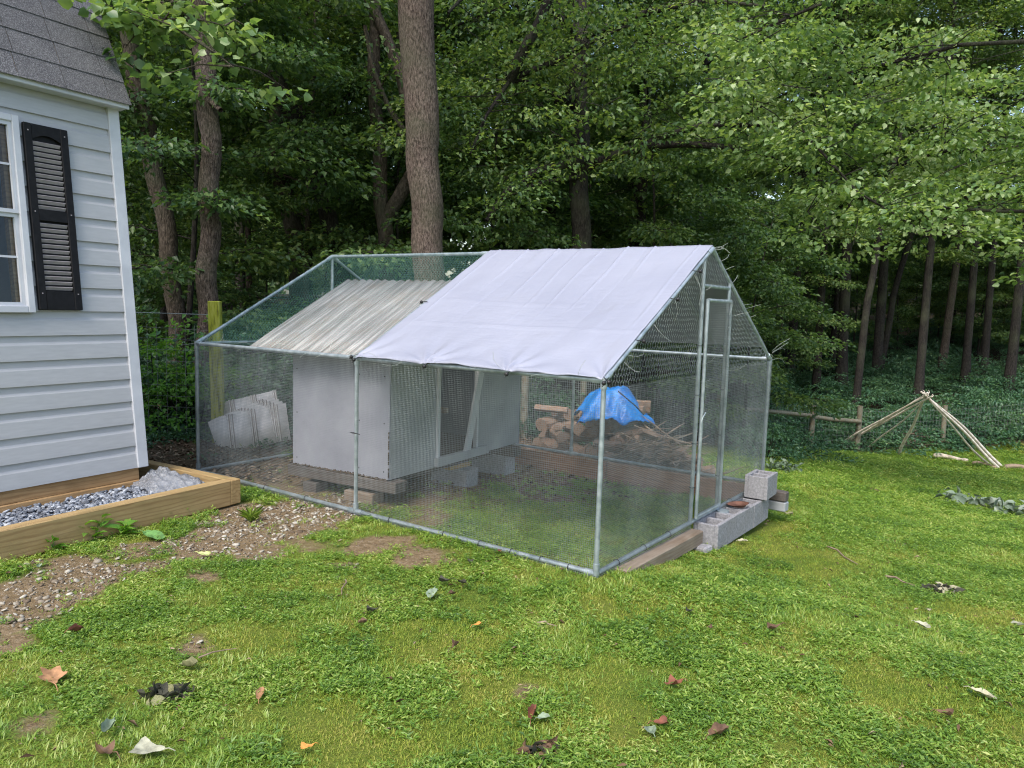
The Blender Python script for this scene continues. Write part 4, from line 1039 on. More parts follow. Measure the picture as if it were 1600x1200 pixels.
# ------------------------------------------------------------------ foliage machinery
def leaf_arrays(P, D, Nn, S, wide=.62, fold=.18, quad=True):
    """P centre of leaf base, D unit direction, Nn unit normal, S length -> V, F(tris)"""
    n = len(P); B = np.cross(Nn, D); B /= np.linalg.norm(B, axis=1, keepdims=True)+1e-9
    Nn = np.cross(D, B); S = S[:, None]; w_ = S*wide*.5
    if quad:
        V = np.stack([P, P+D*S*.42+B*w_+Nn*S*fold, P+D*S*.42-B*w_+Nn*S*fold, P+D*S-Nn*S*.10], 1)
        Fb = np.array([(0, 2, 3), (0, 3, 1)])
    else:
        V = np.stack([P, P+D*S*.28+B*w_*.95+Nn*S*fold*.8, P+D*S*.28-B*w_*.95+Nn*S*fold*.8, P+D*S*.62+B*w_*.8+Nn*S*fold*.7, P+D*S*.62-B*w_*.8+Nn*S*fold*.7, P+D*S-Nn*S*.12, P+D*S*.5], 1)
        Fb = np.array([(0, 6, 1), (0, 2, 6), (1, 6, 3), (2, 4, 6), (3, 6, 5), (4, 5, 6)])
    Fa = (Fb[None]+np.arange(n)[:, None, None]*V.shape[1]).reshape(-1, 3)
    return V.reshape(-1, 3), Fa
def sprays(C, Dr, per, rad, size, g, quad=True, up=.55, wide=.62, thick=.10):
    """flat leafy sprays: C centres, Dr outward directions"""
    m_ = len(C); C = np.repeat(C, per, 0); Dr = np.repeat(Dr, per, 0); n = len(C)
    rr_ = rad*np.sqrt(g.random(n)); th = g.uniform(0, 2*math.pi, n)
    off = np.stack([rr_*np.cos(th), rr_*np.sin(th), g.normal(0, thick*rad, n)-.25*rr_*rr_/rad], 1)
    P = C+off
    d = off*np.array([1, 1, .2])/rad+Dr*.7+g.normal(0, .35, (n, 3)); d[:, 2] -= .22
    d /= np.linalg.norm(d, axis=1, keepdims=True)
    nn = np.array([0, 0, 1.])*up*2+g.normal(0, .5, (n, 3)); nn -= d*(nn*d).sum(1, keepdims=True); nn /= np.linalg.norm(nn, axis=1, keepdims=True)+1e-9
    return leaf_arrays(P, d, nn, size*g.uniform(.6, 1.25, n), wide, quad=quad)
def tubes_np(lst):
    mb = MB()
    for pts, rad, n in lst: mb.tube(pts, rad, n, cap=False)
    return mb
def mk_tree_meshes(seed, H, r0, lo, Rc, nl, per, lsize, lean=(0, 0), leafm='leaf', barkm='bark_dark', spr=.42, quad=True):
    g = np.random.default_rng(seed); rr_ = random.Random(seed)
    tp_ = []; k = 12
    for q in range(k+1):
        t = q/k; tp_.append(Vector((lean[0]*t*H+.18*math.sin(t*4+seed)*t, lean[1]*t*H+.15*math.sin(t*5+seed*2)*t, t*H)))
    trad = [r0*(1.25 if q == 0 else 1)*(1-.8*(q/k)**1.1) for q in range(k+1)]
    tr = MB().tube([tp_[0]-Vector((0, 0, .3))]+tp_, [r0*1.5]+trad, 10, cap=False, wob=.16)
    limbs = []; C = []; Dr = []
    for q in range(nl):
        t = lo/H+(1-lo/H)*((q+.5)/nl)**.9; az = q*2.4+rr_.uniform(-.4, .4); f = t*k; i0 = min(int(f), k-1)
        p_ = tp_[i0].lerp(tp_[i0+1], f-i0); tt = (t-lo/H)/(1-lo/H+1e-6)
        ln = Rc*(.55+.55*math.sin(math.pi*min(1, tt*.85+.12)))*rr_.uniform(.75, 1.15)
        d = Vector((math.cos(az), math.sin(az), .25+.5*tt)); pts = [p_]; seg = 6
        for s_ in range(1, seg+1):
            u = s_/seg; dd_ = Vector((d.x+.25*math.sin(az*3+u*3), d.y+.25*math.cos(az*2+u*4), d.z*(1-1.5*u))); pts.append(pts[-1]+dd_.normalized()*ln/seg)
        limbs.append((pts, [max(.008, r0*.28*(1-.6*tt)*(1-.85*u/seg)) for u in range(seg+1)], 5))
        for s_ in range(2, seg+1):
            for side in (-1, 0, 1):
                dirn = (pts[s_]-pts[s_-1]).normalized(); lat = Vector((-dirn.y, dirn.x, 0))*side
                sl = ln*.28*(1.1-.5*s_/seg)*rr_.uniform(.6, 1.3)
                e_ = pts[s_]+(lat*.9+dirn*.5+Vector((0, 0, rr_.uniform(-.15, .15))))*sl
                if side or s_ == seg: limbs.append(([pts[s_], pts[s_].lerp(e_, .5)+Vector((0, 0, .03)), e_], [.012, .008, .003], 4))
                C.append(e_); Dr.append((e_-pts[s_]).normalized() if (e_-pts[s_]).length > 1e-3 else dirn)
                if rr_.random() < .6: C.append(pts[s_].lerp(e_, .5)+Vector((0, 0, rr_.uniform(-.2, .2)))); Dr.append(dirn)
    V, Fa = sprays(np.array([list(c_) for c_ in C]), np.array([list(c_) for c_ in Dr]), per, spr, lsize, g, quad)
    t_o = tr.build('trunk', M[barkm]); l_o = tubes_np(limbs).build('limb', M[barkm]); c_o = npobj('crown', V, Fa, M[leafm])
    res = (t_o.data, l_o.data, c_o.data)
    for o_ in (t_o, l_o, c_o): bpy.data.objects.remove(o_)
    return res
def place_tree(ms, name, loc, rz, s_, label, group=None, sz=None, crown=True):
    root = empty(name, loc, rz, label, 'tree', group); root.scale = (s_, s_, sz or s_)
    for nm, me in zip(('trunk', 'limb', 'crown'), ms):
        if nm == 'crown' and not crown: continue
        link(bpy.data.objects.new(nm, me), root)
    return root

def path_tree(name, label, trunk, trad, limbs, spr_list, leafm, barkm, seed, per=60, rad=.4, lsize=.10, quad=True, group=None, wide=.62):
    """tree with explicit trunk and limb paths; spr_list: (limb index or None, n, spread, tmin) or explicit centre arrays"""
    g = np.random.default_rng(seed); b0 = Vector(trunk[0])
    root = empty(name, b0, 0, label, 'tree', group)
    def dens(pts, k=5):
        out = []
        for a_, b_ in zip(pts[:-1], pts[1:]): out += [a_.lerp(b_, q/k) for q in range(k)]
        return out+[pts[-1]]
    tp_ = dens([Vector(p_)-b0 for p_ in trunk]); n = len(tp_)
    for q in range(1, n-1): tp_[q] = tp_[q]+Vector((.02*math.sin(q*.9+seed), .02*math.cos(q*1.1), 0))
    tr_ = np.interp(np.linspace(0, len(trunk)-1, n), range(len(trunk)), trad)
    MB().tube([tp_[0]-Vector((0, 0, .3))]+tp_, [tr_[0]*1.2]+list(tr_), 16, cap=False, wob=.05).build('trunk', M[barkm], root)
    C = []; Dr = []; tw = []
    for L_, r0, r1, ns, spread, tmin in limbs:
        pts = dens([Vector(p_)-b0 for p_ in L_], 4); k = len(pts)
        MB().tube(pts, [r0+(r1-r0)*q/(k-1) for q in range(k)], 8, cap=False, wob=.15).build('limb', M[barkm], root)
        for q in range(ns):
            t = g.uniform(tmin, 1)*(k-1); i0 = min(int(t), k-2); p_ = pts[i0].lerp(pts[i0+1], t-i0)
            e_ = p_+Vector(tuple(g.normal(0, 1, 3)*np.array([spread, spread, spread*.35])))
            C.append(e_); Dr.append((e_-p_).normalized()); tw.append(([p_, p_.lerp(e_, .5)+Vector((0, 0, .04)), e_], [.009, .006, .002], 4))
    for c_ in spr_list:
        c_ = Vector(c_)-b0; C.append(c_); a_ = g.uniform(0, 6.28); Dr.append(Vector((math.cos(a_), math.sin(a_), -.1)))
        e_ = c_-Dr[-1]*.5+Vector((0, 0, .12)); tw.append(([e_, c_.lerp(e_, .5)+Vector((0, 0, .03)), c_], [.007, .005, .002], 4))
    if seed == 28:      # the canopy is open here and the sky shows
        keep_ = []
        for q, c_ in enumerate(C):
            v_ = c_+b0-CAM; dpt = v_.dot(FW); u_, w_ = 800+F_PX*v_.dot(RT)/dpt, 600-F_PX*v_.dot(UP)/dpt
            if not (1470 < u_ < 1610 and -60 < w_ < 105): keep_.append(q)
        C = [C[q] for q in keep_]; Dr = [Dr[q] for q in keep_]
    if C:
        tubes_np(tw).build('twig', M[barkm], root)['kind'] = 'stuff'
        V, Fa = sprays(np.array([list(c_) for c_ in C]), np.array([list(c_) for c_ in Dr]), per, rad, lsize, g, quad, wide=wide)
        npobj('crown', V, Fa, M[leafm], root)
    return root

# ------------------------------------------------------------------ foremost trees
def zt_(p_): return Vector((p_.x, p_.y, tz(p_.x, p_.y)))
# big grey trunk behind the ridge
b_ = at(678, 640, 10.4); b_ = Vector((b_.x+.02, 10.4, tz(b_.x, 10.4)))
T = [b_, at(674, 500, 10.4), at(669, 380, 10.4), at(664, 290, 10.4), at(658, 200, 10.4), at(651, 0, 10.4), at(648, -330, 10.4), at(660, -800, 10.6)]
lm = [([at(650, -330, 10.4), at(800, -480, 9.6), at(980, -560, 9)], .09, .02, 24, .8, .2), ([at(650, -350, 10.4), at(500, -520, 10.6), at(330, -640, 10.5)], .09, .02, 24, .8, .2), ([at(655, -700, 10.5), at(760, -900, 11.5)], .1, .02, 24, 1.1, .1)]
path_tree('tall_tree', 'tall grey-barked tree with the thickest trunk, rising behind the run ridge', T, [.24, .212, .212, .216, .225, .238, .21, .15], lm, [], 'leaf', 'bark_grey', 21, 60, .5, .11)
# grey trunk at 320
b_ = at(322, 690, 9.6); T = [zt_(b_), at(323, 500, 9.6), at(326, 400, 9.6), at(328, 300, 9.6), at(329, 210, 9.6), at(323, 150, 9.6), at(316, 60, 9.6), at(312, -200, 9.7), at(300, -700, 10)]
lm = [([at(300, -150, 9.7), at(180, -260, 9.2), at(60, -300, 9)], .05, .015, 16, .5, .2), ([at(298, -250, 9.7), at(420, -330, 9.2), at(560, -360, 9)], .05, .015, 20, .6, .2), ([at(322, 150, 9.6), at(345, 172, 9.3)], .05, .03, 0, .1, 0)]
path_tree('tall_tree', 'grey-barked tree with a knot, right of the shed beside the mossy post', T, [.16, .128, .122, .12, .12, .126, .115, .11, .08], lm, [], 'leaf', 'bark_grey', 22, 60, .45, .11)
# brown leaning trunk at 190-275
b_ = at(282, 690, 10.6); T = [zt_(b_), at(276, 500, 10.6), at(262, 380, 10.6), at(240, 250, 10.6), at(220, 160, 10.6), at(200, 60, 10.6), at(188, -60, 10.6), at(170, -500, 10.8)]
path_tree('tall_tree', 'brown-barked leaning tree close to the shed wall edge', T, [.15, .125, .12, .12, .115, .105, .10, .06], [([at(188, -100, 10.6), at(80, -240, 10)], .05, .015, 14, .5, .2)], [], 'leaf', 'bark_brown', 23, 60, .45, .11)
# dark curving tree 400-540
b_ = at(545, 640, 13); T = [zt_(b_), at(530, 400, 13), at(505, 310, 13), at(478, 235, 13), at(440, 140, 13), at(405, 60, 13), at(385, -40, 13), at(370, -300, 13)]
path_tree('tall_tree', 'dark leaning tree left of the thick grey trunk, curving up to the left', T, [.17, .15, .15, .15, .14, .12, .1, .06], [([at(405, 70, 13), at(395, 0, 13), at(400, -90, 13)], .09, .05, 12, .7, .2), ([at(478, 235, 13), at(540, 150, 12.6), at(600, 130, 12.4)], .04, .012, 16, .5, .2), ([at(440, 140, 13), at(360, 60, 12.4)], .04, .012, 14, .5, .2)], [], 'leaf', 'bark_dark', 24, 60, .5, .10)
b_ = at(470, 620, 14); T = [zt_(b_), at(466, 380, 14), at(440, 290, 14), at(430, 180, 14), at(400, 30, 14)]
path_tree('tall_tree', 'mottled grey-brown tree between the leaning dark tree and the shed', T, [.2, .17, .15, .13, .1], [([at(440, 290, 14), at(380, 250, 13.6)], .03, .01, 8, .4, .2)], [], 'leaf', 'bark_brown', 25, 60, .5, .10)
# forked tree right behind thick trunk
b_ = at(612, 600, 12.4); T = [zt_(b_), at(605, 392, 12.4), at(597, 330, 12.4), at(592, 240, 12.4), at(584, 100, 12.4), at(586, -80, 12.4)]
path_tree('tall_tree', 'grey tree with peeling bark just left of the thick trunk', T, [.16, .13, .12, .11, .1, .07], [([at(600, 350, 12.4), at(655, 250, 12.2), at(640, 180, 12.2), at(628, 122, 12.2), at(603, 55, 12.3), at(566, -20, 12.4), at(540, -90, 12.4)], .11, .07, 5, .6, .6), ([at(655, 230, 12.2), at(631, 203, 12.0), at(607, 168, 12.0), at(582, 105, 12.0), at(570, 40, 12.)], .05, .03, 3, .5, .5), ([at(590, 60, 12.4), at(575, 0, 12.4), at(600, -80, 12.4)], .05, .03, 4, .4, .5)], [], 'leaf', 'bark_brown', 26, 60, .5, .10)

# spreading tree behind the ridge, long limbs both ways
b_ = at(908, 640, 13); 
T = [zt_(b_), at(908, 400, 13), at(906, 300, 13), at(905, 180, 13.2), at(905, 60, 13.4), at(912, -80, 13.6), at(900, -400, 14)]
def A(*l): return [at(*q) for q in l]
lm = [(A((915, 250, 13), (880, 258, 12.6), (837, 267, 12.2), (790, 300, 11.8), (760, 345, 11.5)), .085, .03, 14, .45, .3),
      (A((915, 275, 13), (857, 283, 12.4), (813, 295, 12), (790, 300, 11.8)), .04, .02, 8, .4, .3),
      (A((915, 262, 13), (967, 240, 12.6), (1013, 228, 12.2), (1070, 225, 11.8), (1140, 230, 11.4), (1210, 247, 11), (1260, 280, 10.7)), .085, .02, 26, .5, .2),
      (A((967, 240, 12.6), (1047, 210, 12.2), (1097, 195, 11.8), (1180, 196, 11.3), (1250, 190, 11)), .06, .02, 24, .5, .2),
      (A((905, 150, 13.2), (870, 160, 12.8), (905, 125, 12.6), (945, 100, 12.4)), .06, .03, 16, .6, .2),
      (A((905, 170, 13.2), (830, 130, 12.5), (797, 125, 12.2), (760, 180, 11.8), (735, 240, 11.6)), .05, .02, 22, .55, .2),
      (A((797, 125, 12.2), (812, 90, 12), (840, 40, 11.9), (857, 0, 11.8), (880, -80, 11.8)), .09, .06, 12, .6, .2),
      (A((810, 118, 12.2), (870, 95, 12), (905, 75, 11.9), (980, 40, 11.6)), .05, .02, 16, .5, .2),
      (A((905, 60, 13.4), (1010, 20, 12.6), (1100, 0, 12), (1200, 10, 11.5)), .07, .02, 22, .6, .2),
      (A((905, 60, 13.4), (850, 0, 12.6), (740, -20, 12), (700, 20, 11.6)), .05, .02, 20, .6, .2)]
ex = [at(random.uniform(700, 1130), random.uniform(-40, 300), random.uniform(10.8, 13.5)) for _ in range(80)]
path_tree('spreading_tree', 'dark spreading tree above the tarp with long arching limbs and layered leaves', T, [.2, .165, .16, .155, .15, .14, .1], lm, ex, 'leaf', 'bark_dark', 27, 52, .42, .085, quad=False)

# tree reaching in from the right with the bright leaf curtain
b_ = zt_(at(1960, 700, 9.5))
T = [b_, Vector((b_.x-.05, b_.y, 2.0)), Vector((b_.x-.2, b_.y, 4.5)), Vector((b_.x-.3, b_.y+.2, 8))]
lm = [(A((1930, 120, 9.4), (1760, 200, 9.6), (1600, 230, 10), (1467, 237, 10.4), (1400, 260, 10.8)), .04, .018, 34, .5, .2),
      (A((1930, 60, 9.4), (1700, 60, 9.4), (1500, 70, 9.6), (1333, 113, 10), (1260, 130, 10.4), (1150, 187, 10.8)), .034, .012, 40, .55, .15),
      (A((1930, 200, 9.4), (1750, 330, 9.2), (1560, 330, 9.4), (1400, 320, 9.8), (1290, 300, 10.2)), .028, .012, 30, .45, .15),
      (A((1930, 0, 9.4), (1700, -100, 9), (1450, -60, 9), (1250, 20, 9.4), (1160, 60, 9.8)), .04, .012, 30, .5, .2),
      (A((1290, 300, 10.2), (1262, 330, 9.9), (1300, 385, 9.6)), .012, .005, 4, .3, .4), (A((1400, 260, 10.8), (1350, 290, 10.2), (1333, 383, 9.7)), .012, .005, 3, .3, .4),
      (A((1250, 200, 9.6), (1340, 300, 9.4), (1440, 360, 9.2), (1500, 370, 9)), .018, .006, 8, .35, .3)]
g_ = random.Random(8); ex = []
while len(ex) < 250:
    px_, py_ = g_.uniform(1100, 1700), g_.uniform(40, 430)
    lim = 250 + .30*(px_-1100) + 30*math.sin(px_*.02)
    if py_ > lim: continue
    if px_ > 1480 and 30 < py_ < 110 and g_.random() < .8: continue
    ex.append(at(px_, py_, g_.uniform(8.8, 11.8)))
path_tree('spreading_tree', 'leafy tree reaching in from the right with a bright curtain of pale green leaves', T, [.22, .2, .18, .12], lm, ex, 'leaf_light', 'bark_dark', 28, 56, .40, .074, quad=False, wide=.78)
# bright bough overhead at the top left
b_ = Vector((-5.2, 7.4, 0)); T = [b_, Vector((-5.2, 7.4, 2)), Vector((-5.1, 7.3, 4)), Vector((-4.9, 7.2, 6.5))]
lm = [(A((-150, -60, 6.6), (60, -70, 6.2), (180, -15, 5.9), (250, 30, 5.8), (320, 70, 5.7), (365, 105, 5.7)), .03, .004, 9, .22, .5),
      (A((180, -15, 5.9), (215, 50, 5.9), (195, 75, 5.9)), .008, .003, 5, .12, .3), (A((250, 30, 5.8), (310, 30, 5.8), (352, 40, 5.8)), .008, .003, 6, .12, .2), (A((180, -15, 5.9), (260, 5, 5.9), (320, -5, 5.9)), .008, .003, 6, .14, .2)]
lm[0] = ([Vector((-4.95, 7.25, 5.2))]+lm[0][0][1:],)+lm[0][1:]
path_tree('maple_tree', 'maple behind the shed with a light green bough hanging over the roof corner', T, [.16, .14, .12, .09], lm, [], 'leaf_light', 'bark_brown', 29, 20, .20, .088, quad=False, wide=.95)

# ------------------------------------------------------------------ wood of instanced trees
types = [mk_tree_meshes(101, 15, .13, 4.5, 3.2, 26, 46, .105), mk_tree_meshes(102, 17, .15, 6.5, 3.6, 26, 46, .105, (.02, 0)), mk_tree_meshes(103, 14, .12, 3.2, 2.8, 26, 46, .10, (-.03, .01)),
         mk_tree_meshes(104, 18, .16, 8, 4.0, 26, 46, .105, (.01, .02)), mk_tree_meshes(105, 16, .14, 5.5, 3.4, 28, 44, .105, (.05, 0), barkm='bark_brown')]
under = [mk_tree_meshes(201, 6.5, .05, 1.0, 1.9, 22, 30, .105, (.03, 0), 'leaf', 'bark_dark', .40), mk_tree_meshes(202, 5.2, .04, .7, 1.7, 20, 30, .10, (-.04, .02), 'leaf', 'bark_dark', .36), mk_tree_meshes(203, 8, .06, 1.8, 2.1, 24, 30, .105, (.0, -.02), 'leaf', 'bark_brown', .42), mk_tree_meshes(204, 6, .04, .6, 2.2, 22, 30, .12, (.0, .01), 'leaf_light', 'bark_dark', .45)]
# trunks one can tell apart at the right: px of trunk, distance, radius scale, lean, label
named = [(1237, 27, .30, 'dark trunk at the left end of the visible row of woodland trees', 0), (1252, 30, .34, 'dark trunk second in the woodland row, close beside the first', 1), (1279, 24, .27, 'straight brown trunk flaring at its foot in the woodland row', 0),
         (1300, 31, .24, 'slim green-grey trunk behind the pair near the run gable', 2), (1318, 25, .33, 'thick two-toned trunk leaning slightly right in the woodland row', 3), (1372, 27, .34, 'thick dark trunk crossed by a leaning one in the woodland', 1),
         (1440, 23, .27, 'brown trunk standing behind the stick tepee apex', 0), (1472, 28, .25, 'shaded trunk just right of the one behind the tepee', 4), (1484, 34, .16, 'thin dark trunk right of the tepee in the wood', 2), (1511, 26, .22, 'dark narrow trunk above the right tepee poles', 0),
         (1539, 27, .22, 'dark straight trunk second from the right edge of the picture', 1), (1580, 24, .25, 'dark trunk nearest the right edge of the picture', 3), (845, 17, .22, 'dark trunk behind the tarp left of the spreading tree', 1), (975, 18, .22, 'grey trunk behind the tarp right of the spreading tree', 3), (882, 20, .16, 'thin dark trunk just left of the spreading tree trunk', 0)]
g_ = random.Random(4)
for px_, Y_, r_, lab, ty in named:
    p_ = at(px_, 560, Y_); p_.z = tz(p_.x, p_.y)-.05
    me_r = (.20, .24, .16, .26, .18)[ty]; s_ = 1.0+g_.uniform(-.05, .15)
    root = place_tree(types[ty], 'tall_tree', p_, g_.uniform(0, 6.28), s_, lab, 'trees of the wood behind the fence', crown=px_ not in (1539, 1511))
    root.scale = (max(.8, .5*s_*(1+r_/me_r)*.9), max(.8, .5*s_*(1+r_/me_r)*.9), s_)
# two leaning trunks in the gap
for (pa, pb, pc, Y_, r_, lab) in (((1340, 575), (1356, 470), (1372, 380), 22, .11, 'slim dark trunk leaning right across a thick one in the wood'), ((1380, 520), (1395, 465), (1420, 380), 28, .12, 'dark trunk leaning right in the middle of the woodland gap')):
    T = [at(*pa, Y_), at(*pb, Y_), at(*pc, Y_), at(pc[0]+40, pc[1]-200, Y_)]; T[0].z = tz(T[0].x, T[0].y)
    path_tree('leaning_tree', lab, T, [r_, r_*.9, r_*.8, r_*.5], [([T[2], T[3], T[3]+Vector((.4, 0, 2))], r_*.5, .02, 10, .8, .3)], [], 'leaf', 'bark_dark', int(pa[0]), 50, .5, .12)
LABB = 'slim tree standing deep in the shaded wood behind the fence'
cnt_t = 0
placed = []
def far_ok(x_, y_, d_):
    return all((x_-a_)**2+(y_-b_)**2 > d_*d_ for a_, b_ in placed)
for layer, (Y0, Y1, num, dmin) in enumerate(((15, 22, 8, 2.4), (22, 34, 17, 3.0), (34, 52, 13, 4.6), (52, 78, 8, 6))):
    tries = 0; got = 0
    while got < num and tries < 4000:
        tries += 1; Y_ = g_.uniform(Y0, Y1); x_ = g_.uniform(-.80, .84)*Y_
        px_ = 800+x_/Y_*F_PX
        if Y_ < 22 and px_ > 1190: continue
        if (1470 < px_ < 1610 or 250 < px_ < 300 or 1020 < px_ < 1060) and Y_ > 20: continue
        if 20 < Y_ < 34 and 1200 < px_ < 1600 and g_.random() < .75: continue
        if not far_ok(x_, Y_, dmin): continue
        placed.append((x_, Y_)); ty = g_.randrange(5); s_ = g_.uniform(.85, 1.3)
        place_tree(types[ty], 'woodland_tree', (x_, Y_, tz(x_, Y_)-.05), g_.uniform(0, 6.28), s_, LABB if Y_ > 22 else 'slim tree among others in the shade behind the run', 'trees deep in the wood' if Y_ > 22 else 'trees in the shade behind the run'); got += 1
# saplings / understorey, individually placed
U_ = [(-4.6, 10.6, 0, 1.0), (-6.2, 12, 1, 1.1), (-3.6, 13.2, 2, 1.0), (-1.9, 12.6, 1, 1.0), (-.6, 14.5, 0, 1.0), (-2.6, 16, 2, 1.1), (.3, 16, 1, 1.1), (2.6, 15.5, 0, 1.0), (1.7, 18, 2, 1.1), (3.6, 18.5, 2, 1.0), (-5.5, 16, 2, 1.2), (-8, 15, 0, 1.3), (-7.5, 19, 2, 1.3), (-4, 20, 2, 1.3), (-1, 21, 2, 1.3), (2.2, 22, 2, 1.2), (5.2, 20.5, 1, 1.0), (4.7, 15.2, 1, .9), (5.2, 24, 0, 1.2)]
for k, (x_, y_, ty, s_) in enumerate(U_):
    place_tree(under[ty], 'sapling', (x_, y_, tz(x_, y_)), k*1.7, s_, 'leafy sapling in the dark understorey behind the run', 'saplings of the understorey')
for k in range(95):
    Y_ = g_.uniform(30, 70); x_ = g_.uniform(-.75, .8)*Y_
    place_tree(under[3 if Y_ > 36 and k % 3 else k % 4], 'sapling', (x_, Y_, tz(x_, Y_)), k*1.3, g_.uniform(.9, 1.5), 'leafy sapling deep in the wood between the trunks', 'saplings deep in the wood')
for k, (px_, Y_) in enumerate(((1225, 29), (1262, 33), (1330, 30), (1350, 36), (1400, 33), (1425, 38), (1460, 34), (1495, 36), (1525, 32), (1560, 38), (1600, 31), (1290, 40), (1380, 44), (1500, 46), (1215, 24))):
    x_ = (px_-800)/F_PX*Y_; place_tree(under[(k*2) % 4], 'sapling', (x_, Y_, tz(x_, Y_)), k*2.1, .7+.05*(k % 5), 'leafy sapling growing between the trunks on the right of the wood', 'saplings among the right-hand trunks')
# far wood as one mass closing the view
n = 52000; g2 = np.random.default_rng(77)
Y_ = g2.uniform(80, 100, n); x_ = g2.uniform(-.95, .95, n)*Y_; z_ = terrain(x_, Y_)+g2.random(n)**.8*20*(.75+.4*fbm(x_, Y_, .05, 3))
keep = fbm(x_*1.0, z_*1.3, .18, 12) > .50; pxf = 800+x_/Y_*F_PX; keep &= ~((pxf > 1460) & (pxf < 1620) & (z_ > 14)) & ~((np.abs(pxf-560) < 60) & (z_ > 12)) & ~((np.abs(pxf-285) < 50) & (z_ > 11)); P = np.stack([x_, Y_, z_], 1)[keep]; n = len(P)
d = g2.normal(0, 1, (n, 3)); d /= np.linalg.norm(d, axis=1, keepdims=True); nn = g2.normal(0, 1, (n, 3))+np.array([0, -.6, .8])
V, Fa = leaf_arrays(P, d, nn/np.linalg.norm(nn, axis=1, keepdims=True), g2.uniform(.8, 1.6, n), .9)
o = npobj('far_wood', V, Fa, M['leaf']); tag(o, 'distant mass of woodland foliage closing the view', 'woodland', kind='stuff')

# undergrowth: shrubs behind the fence
def shrub_mesh(seed, rad, h_, n_, lsize, leafm):
    g = np.random.default_rng(seed); th = g.uniform(0, 6.28, n_); rr2 = rad*np.sqrt(g.random(n_)); zz_ = h_*(1-(rr2/rad)**2)*g.uniform(.35, 1.05, n_)+.05
    C = np.stack([rr2*np.cos(th), rr2*np.sin(th), zz_], 1); D = np.stack([np.cos(th), np.sin(th), np.full(n_, .1)], 1)
    V, Fa = sprays(C, D, 26, .26, lsize, g, True, .7, .55)
    o_ = npobj('foliage', V, Fa, M[leafm]); me = o_.data; bpy.data.objects.remove(o_)
    st_ = MB()
    for k in range(0, n_, 3): st_.tube([(C[k][0]*.15, C[k][1]*.15, -.05), (C[k][0]*.7, C[k][1]*.7, C[k][2]*.6), tuple(C[k])], [.012, .008, .003], 4, cap=False)
    s_o = st_.build('stem', M['bark_dark']); sm_ = s_o.data; bpy.data.objects.remove(s_o); return me, sm_
shr = [shrub_mesh(301, 1.1, 1.0, 90, .085, 'leaf_dark'), shrub_mesh(302, 1.3, .8, 100, .08, 'leaf_dark'), shrub_mesh(303, .8, 1.2, 70, .08, 'leaf_dark'), shrub_mesh(304, .6, 1.15, 60, .075, 'weed')]
def shrub(k, x_, y_, s_, rz, label, group, sz=None):
    r_ = empty('shrub', (x_, y_, tz(x_, y_)), rz, label, 'shrub', group); r_.scale = (s_, s_, sz or s_)
    link(bpy.data.objects.new('foliage', shr[k][0]), r_); link(bpy.data.objects.new('stem', shr[k][1]), r_)
g_ = random.Random(31)
for k in range(104):
    for _ in range(50):
        Y_ = g_.uniform(18.6, 33) if k < 64 else g_.uniform(30, 50); px_ = g_.uniform(1180, 1680); x_ = (px_-800)/F_PX*Y_
        if k > 23 and Y_ > 18.2+max(0, (px_-1340))*.011: break
        if k <= 23: px_ = 1190+k*21; t_ = 18.0; x_ = (px_-800)/F_PX*t_; Y_ = float(np.interp(x_, FX, FY))+.45+.5*(k % 2); x_ = (px_-800)/F_PX*Y_; break
    shrub(k % 3, x_, Y_+.5, g_.uniform(.8, 1.25), g_.uniform(0, 6), 'low blue-green shrub in the undergrowth behind the wire fence', 'undergrowth shrubs behind the fence', g_.uniform(.7, 1.3))
for k in range(40):
    Y_ = g_.uniform(11, 26); x_ = g_.uniform(-.62, .18)*Y_; b2 = (x_-CC[0])*cY[0]+(Y_-CC[1])*cY[1]
    shrub(k % 3, x_, Y_+.6, g_.uniform(.7, 1.2), g_.uniform(0, 6), 'dark leafy shrub on the wood floor behind the run', 'shrubs on the wood floor')
sp_sh = [(245, 8.6, 3, 1.0, 'bright leafy vine shrub growing through the wire fence near the shed'), (300, 8.55, 3, 1.05, 'yellow-green shrub on the fence left of the mossy post'), (225, 9.0, 2, 1.0, 'dark shrub behind the fence at the shed edge'), (400, 9.2, 0, .9, 'broad dark shrub behind the leaning metal sheets'), (340, 9.4, 2, 1.0, 'upright shrub behind the mossy post'), (1240, 13.6, 1, .8, 'leafy shrub beyond the far corner of the run'), (1205, 12.2, 2, .7, 'dark bush just right of the run corner post'), (500, 10.2, 0, 1.0, 'dark shrub seen over the hen house roof')]
for px_, Y_, k, s_, lab in sp_sh: shrub(k, (px_-800)/F_PX*Y_, Y_, s_, Y_*3, lab, None)

# ------------------------------------------------------------------ grass
def clump(seed, nb, rad, ln, wd, leafm, lie=.6):
    g = np.random.default_rng(seed); V = []; Fa = []
    for k in range(nb):
        a_ = g.uniform(0, 6.28); r_ = rad*math.sqrt(g.random()); b = np.array([r_*math.cos(g.uniform(0, 6.28)), r_*math.sin(a_), -.004])
        az = g.uniform(0, 6.28); tilt = g.uniform(.25, lie+.6); l_ = ln*g.uniform(.55, 1.25); d = np.array([math.cos(az)*math.sin(tilt), math.sin(az)*math.sin(tilt), math.cos(tilt)])
        sd = np.array([-math.sin(az), math.cos(az), 0])*wd*g.uniform(.6, 1.2)*.5; mid_ = b+d*l_*.5; tip = b+d*l_*.9+np.array([d[0], d[1], -.35])*l_*.25
        i0 = len(V); V += [b-sd*.5, b+sd*.5, mid_+sd, mid_-sd, tip]; Fa += [(i0, i0+1, i0+2), (i0, i0+2, i0+3), (i0+3, i0+2, i0+4)]
    o_ = npobj('grass_clump', V, Fa, M[leafm]); return o_
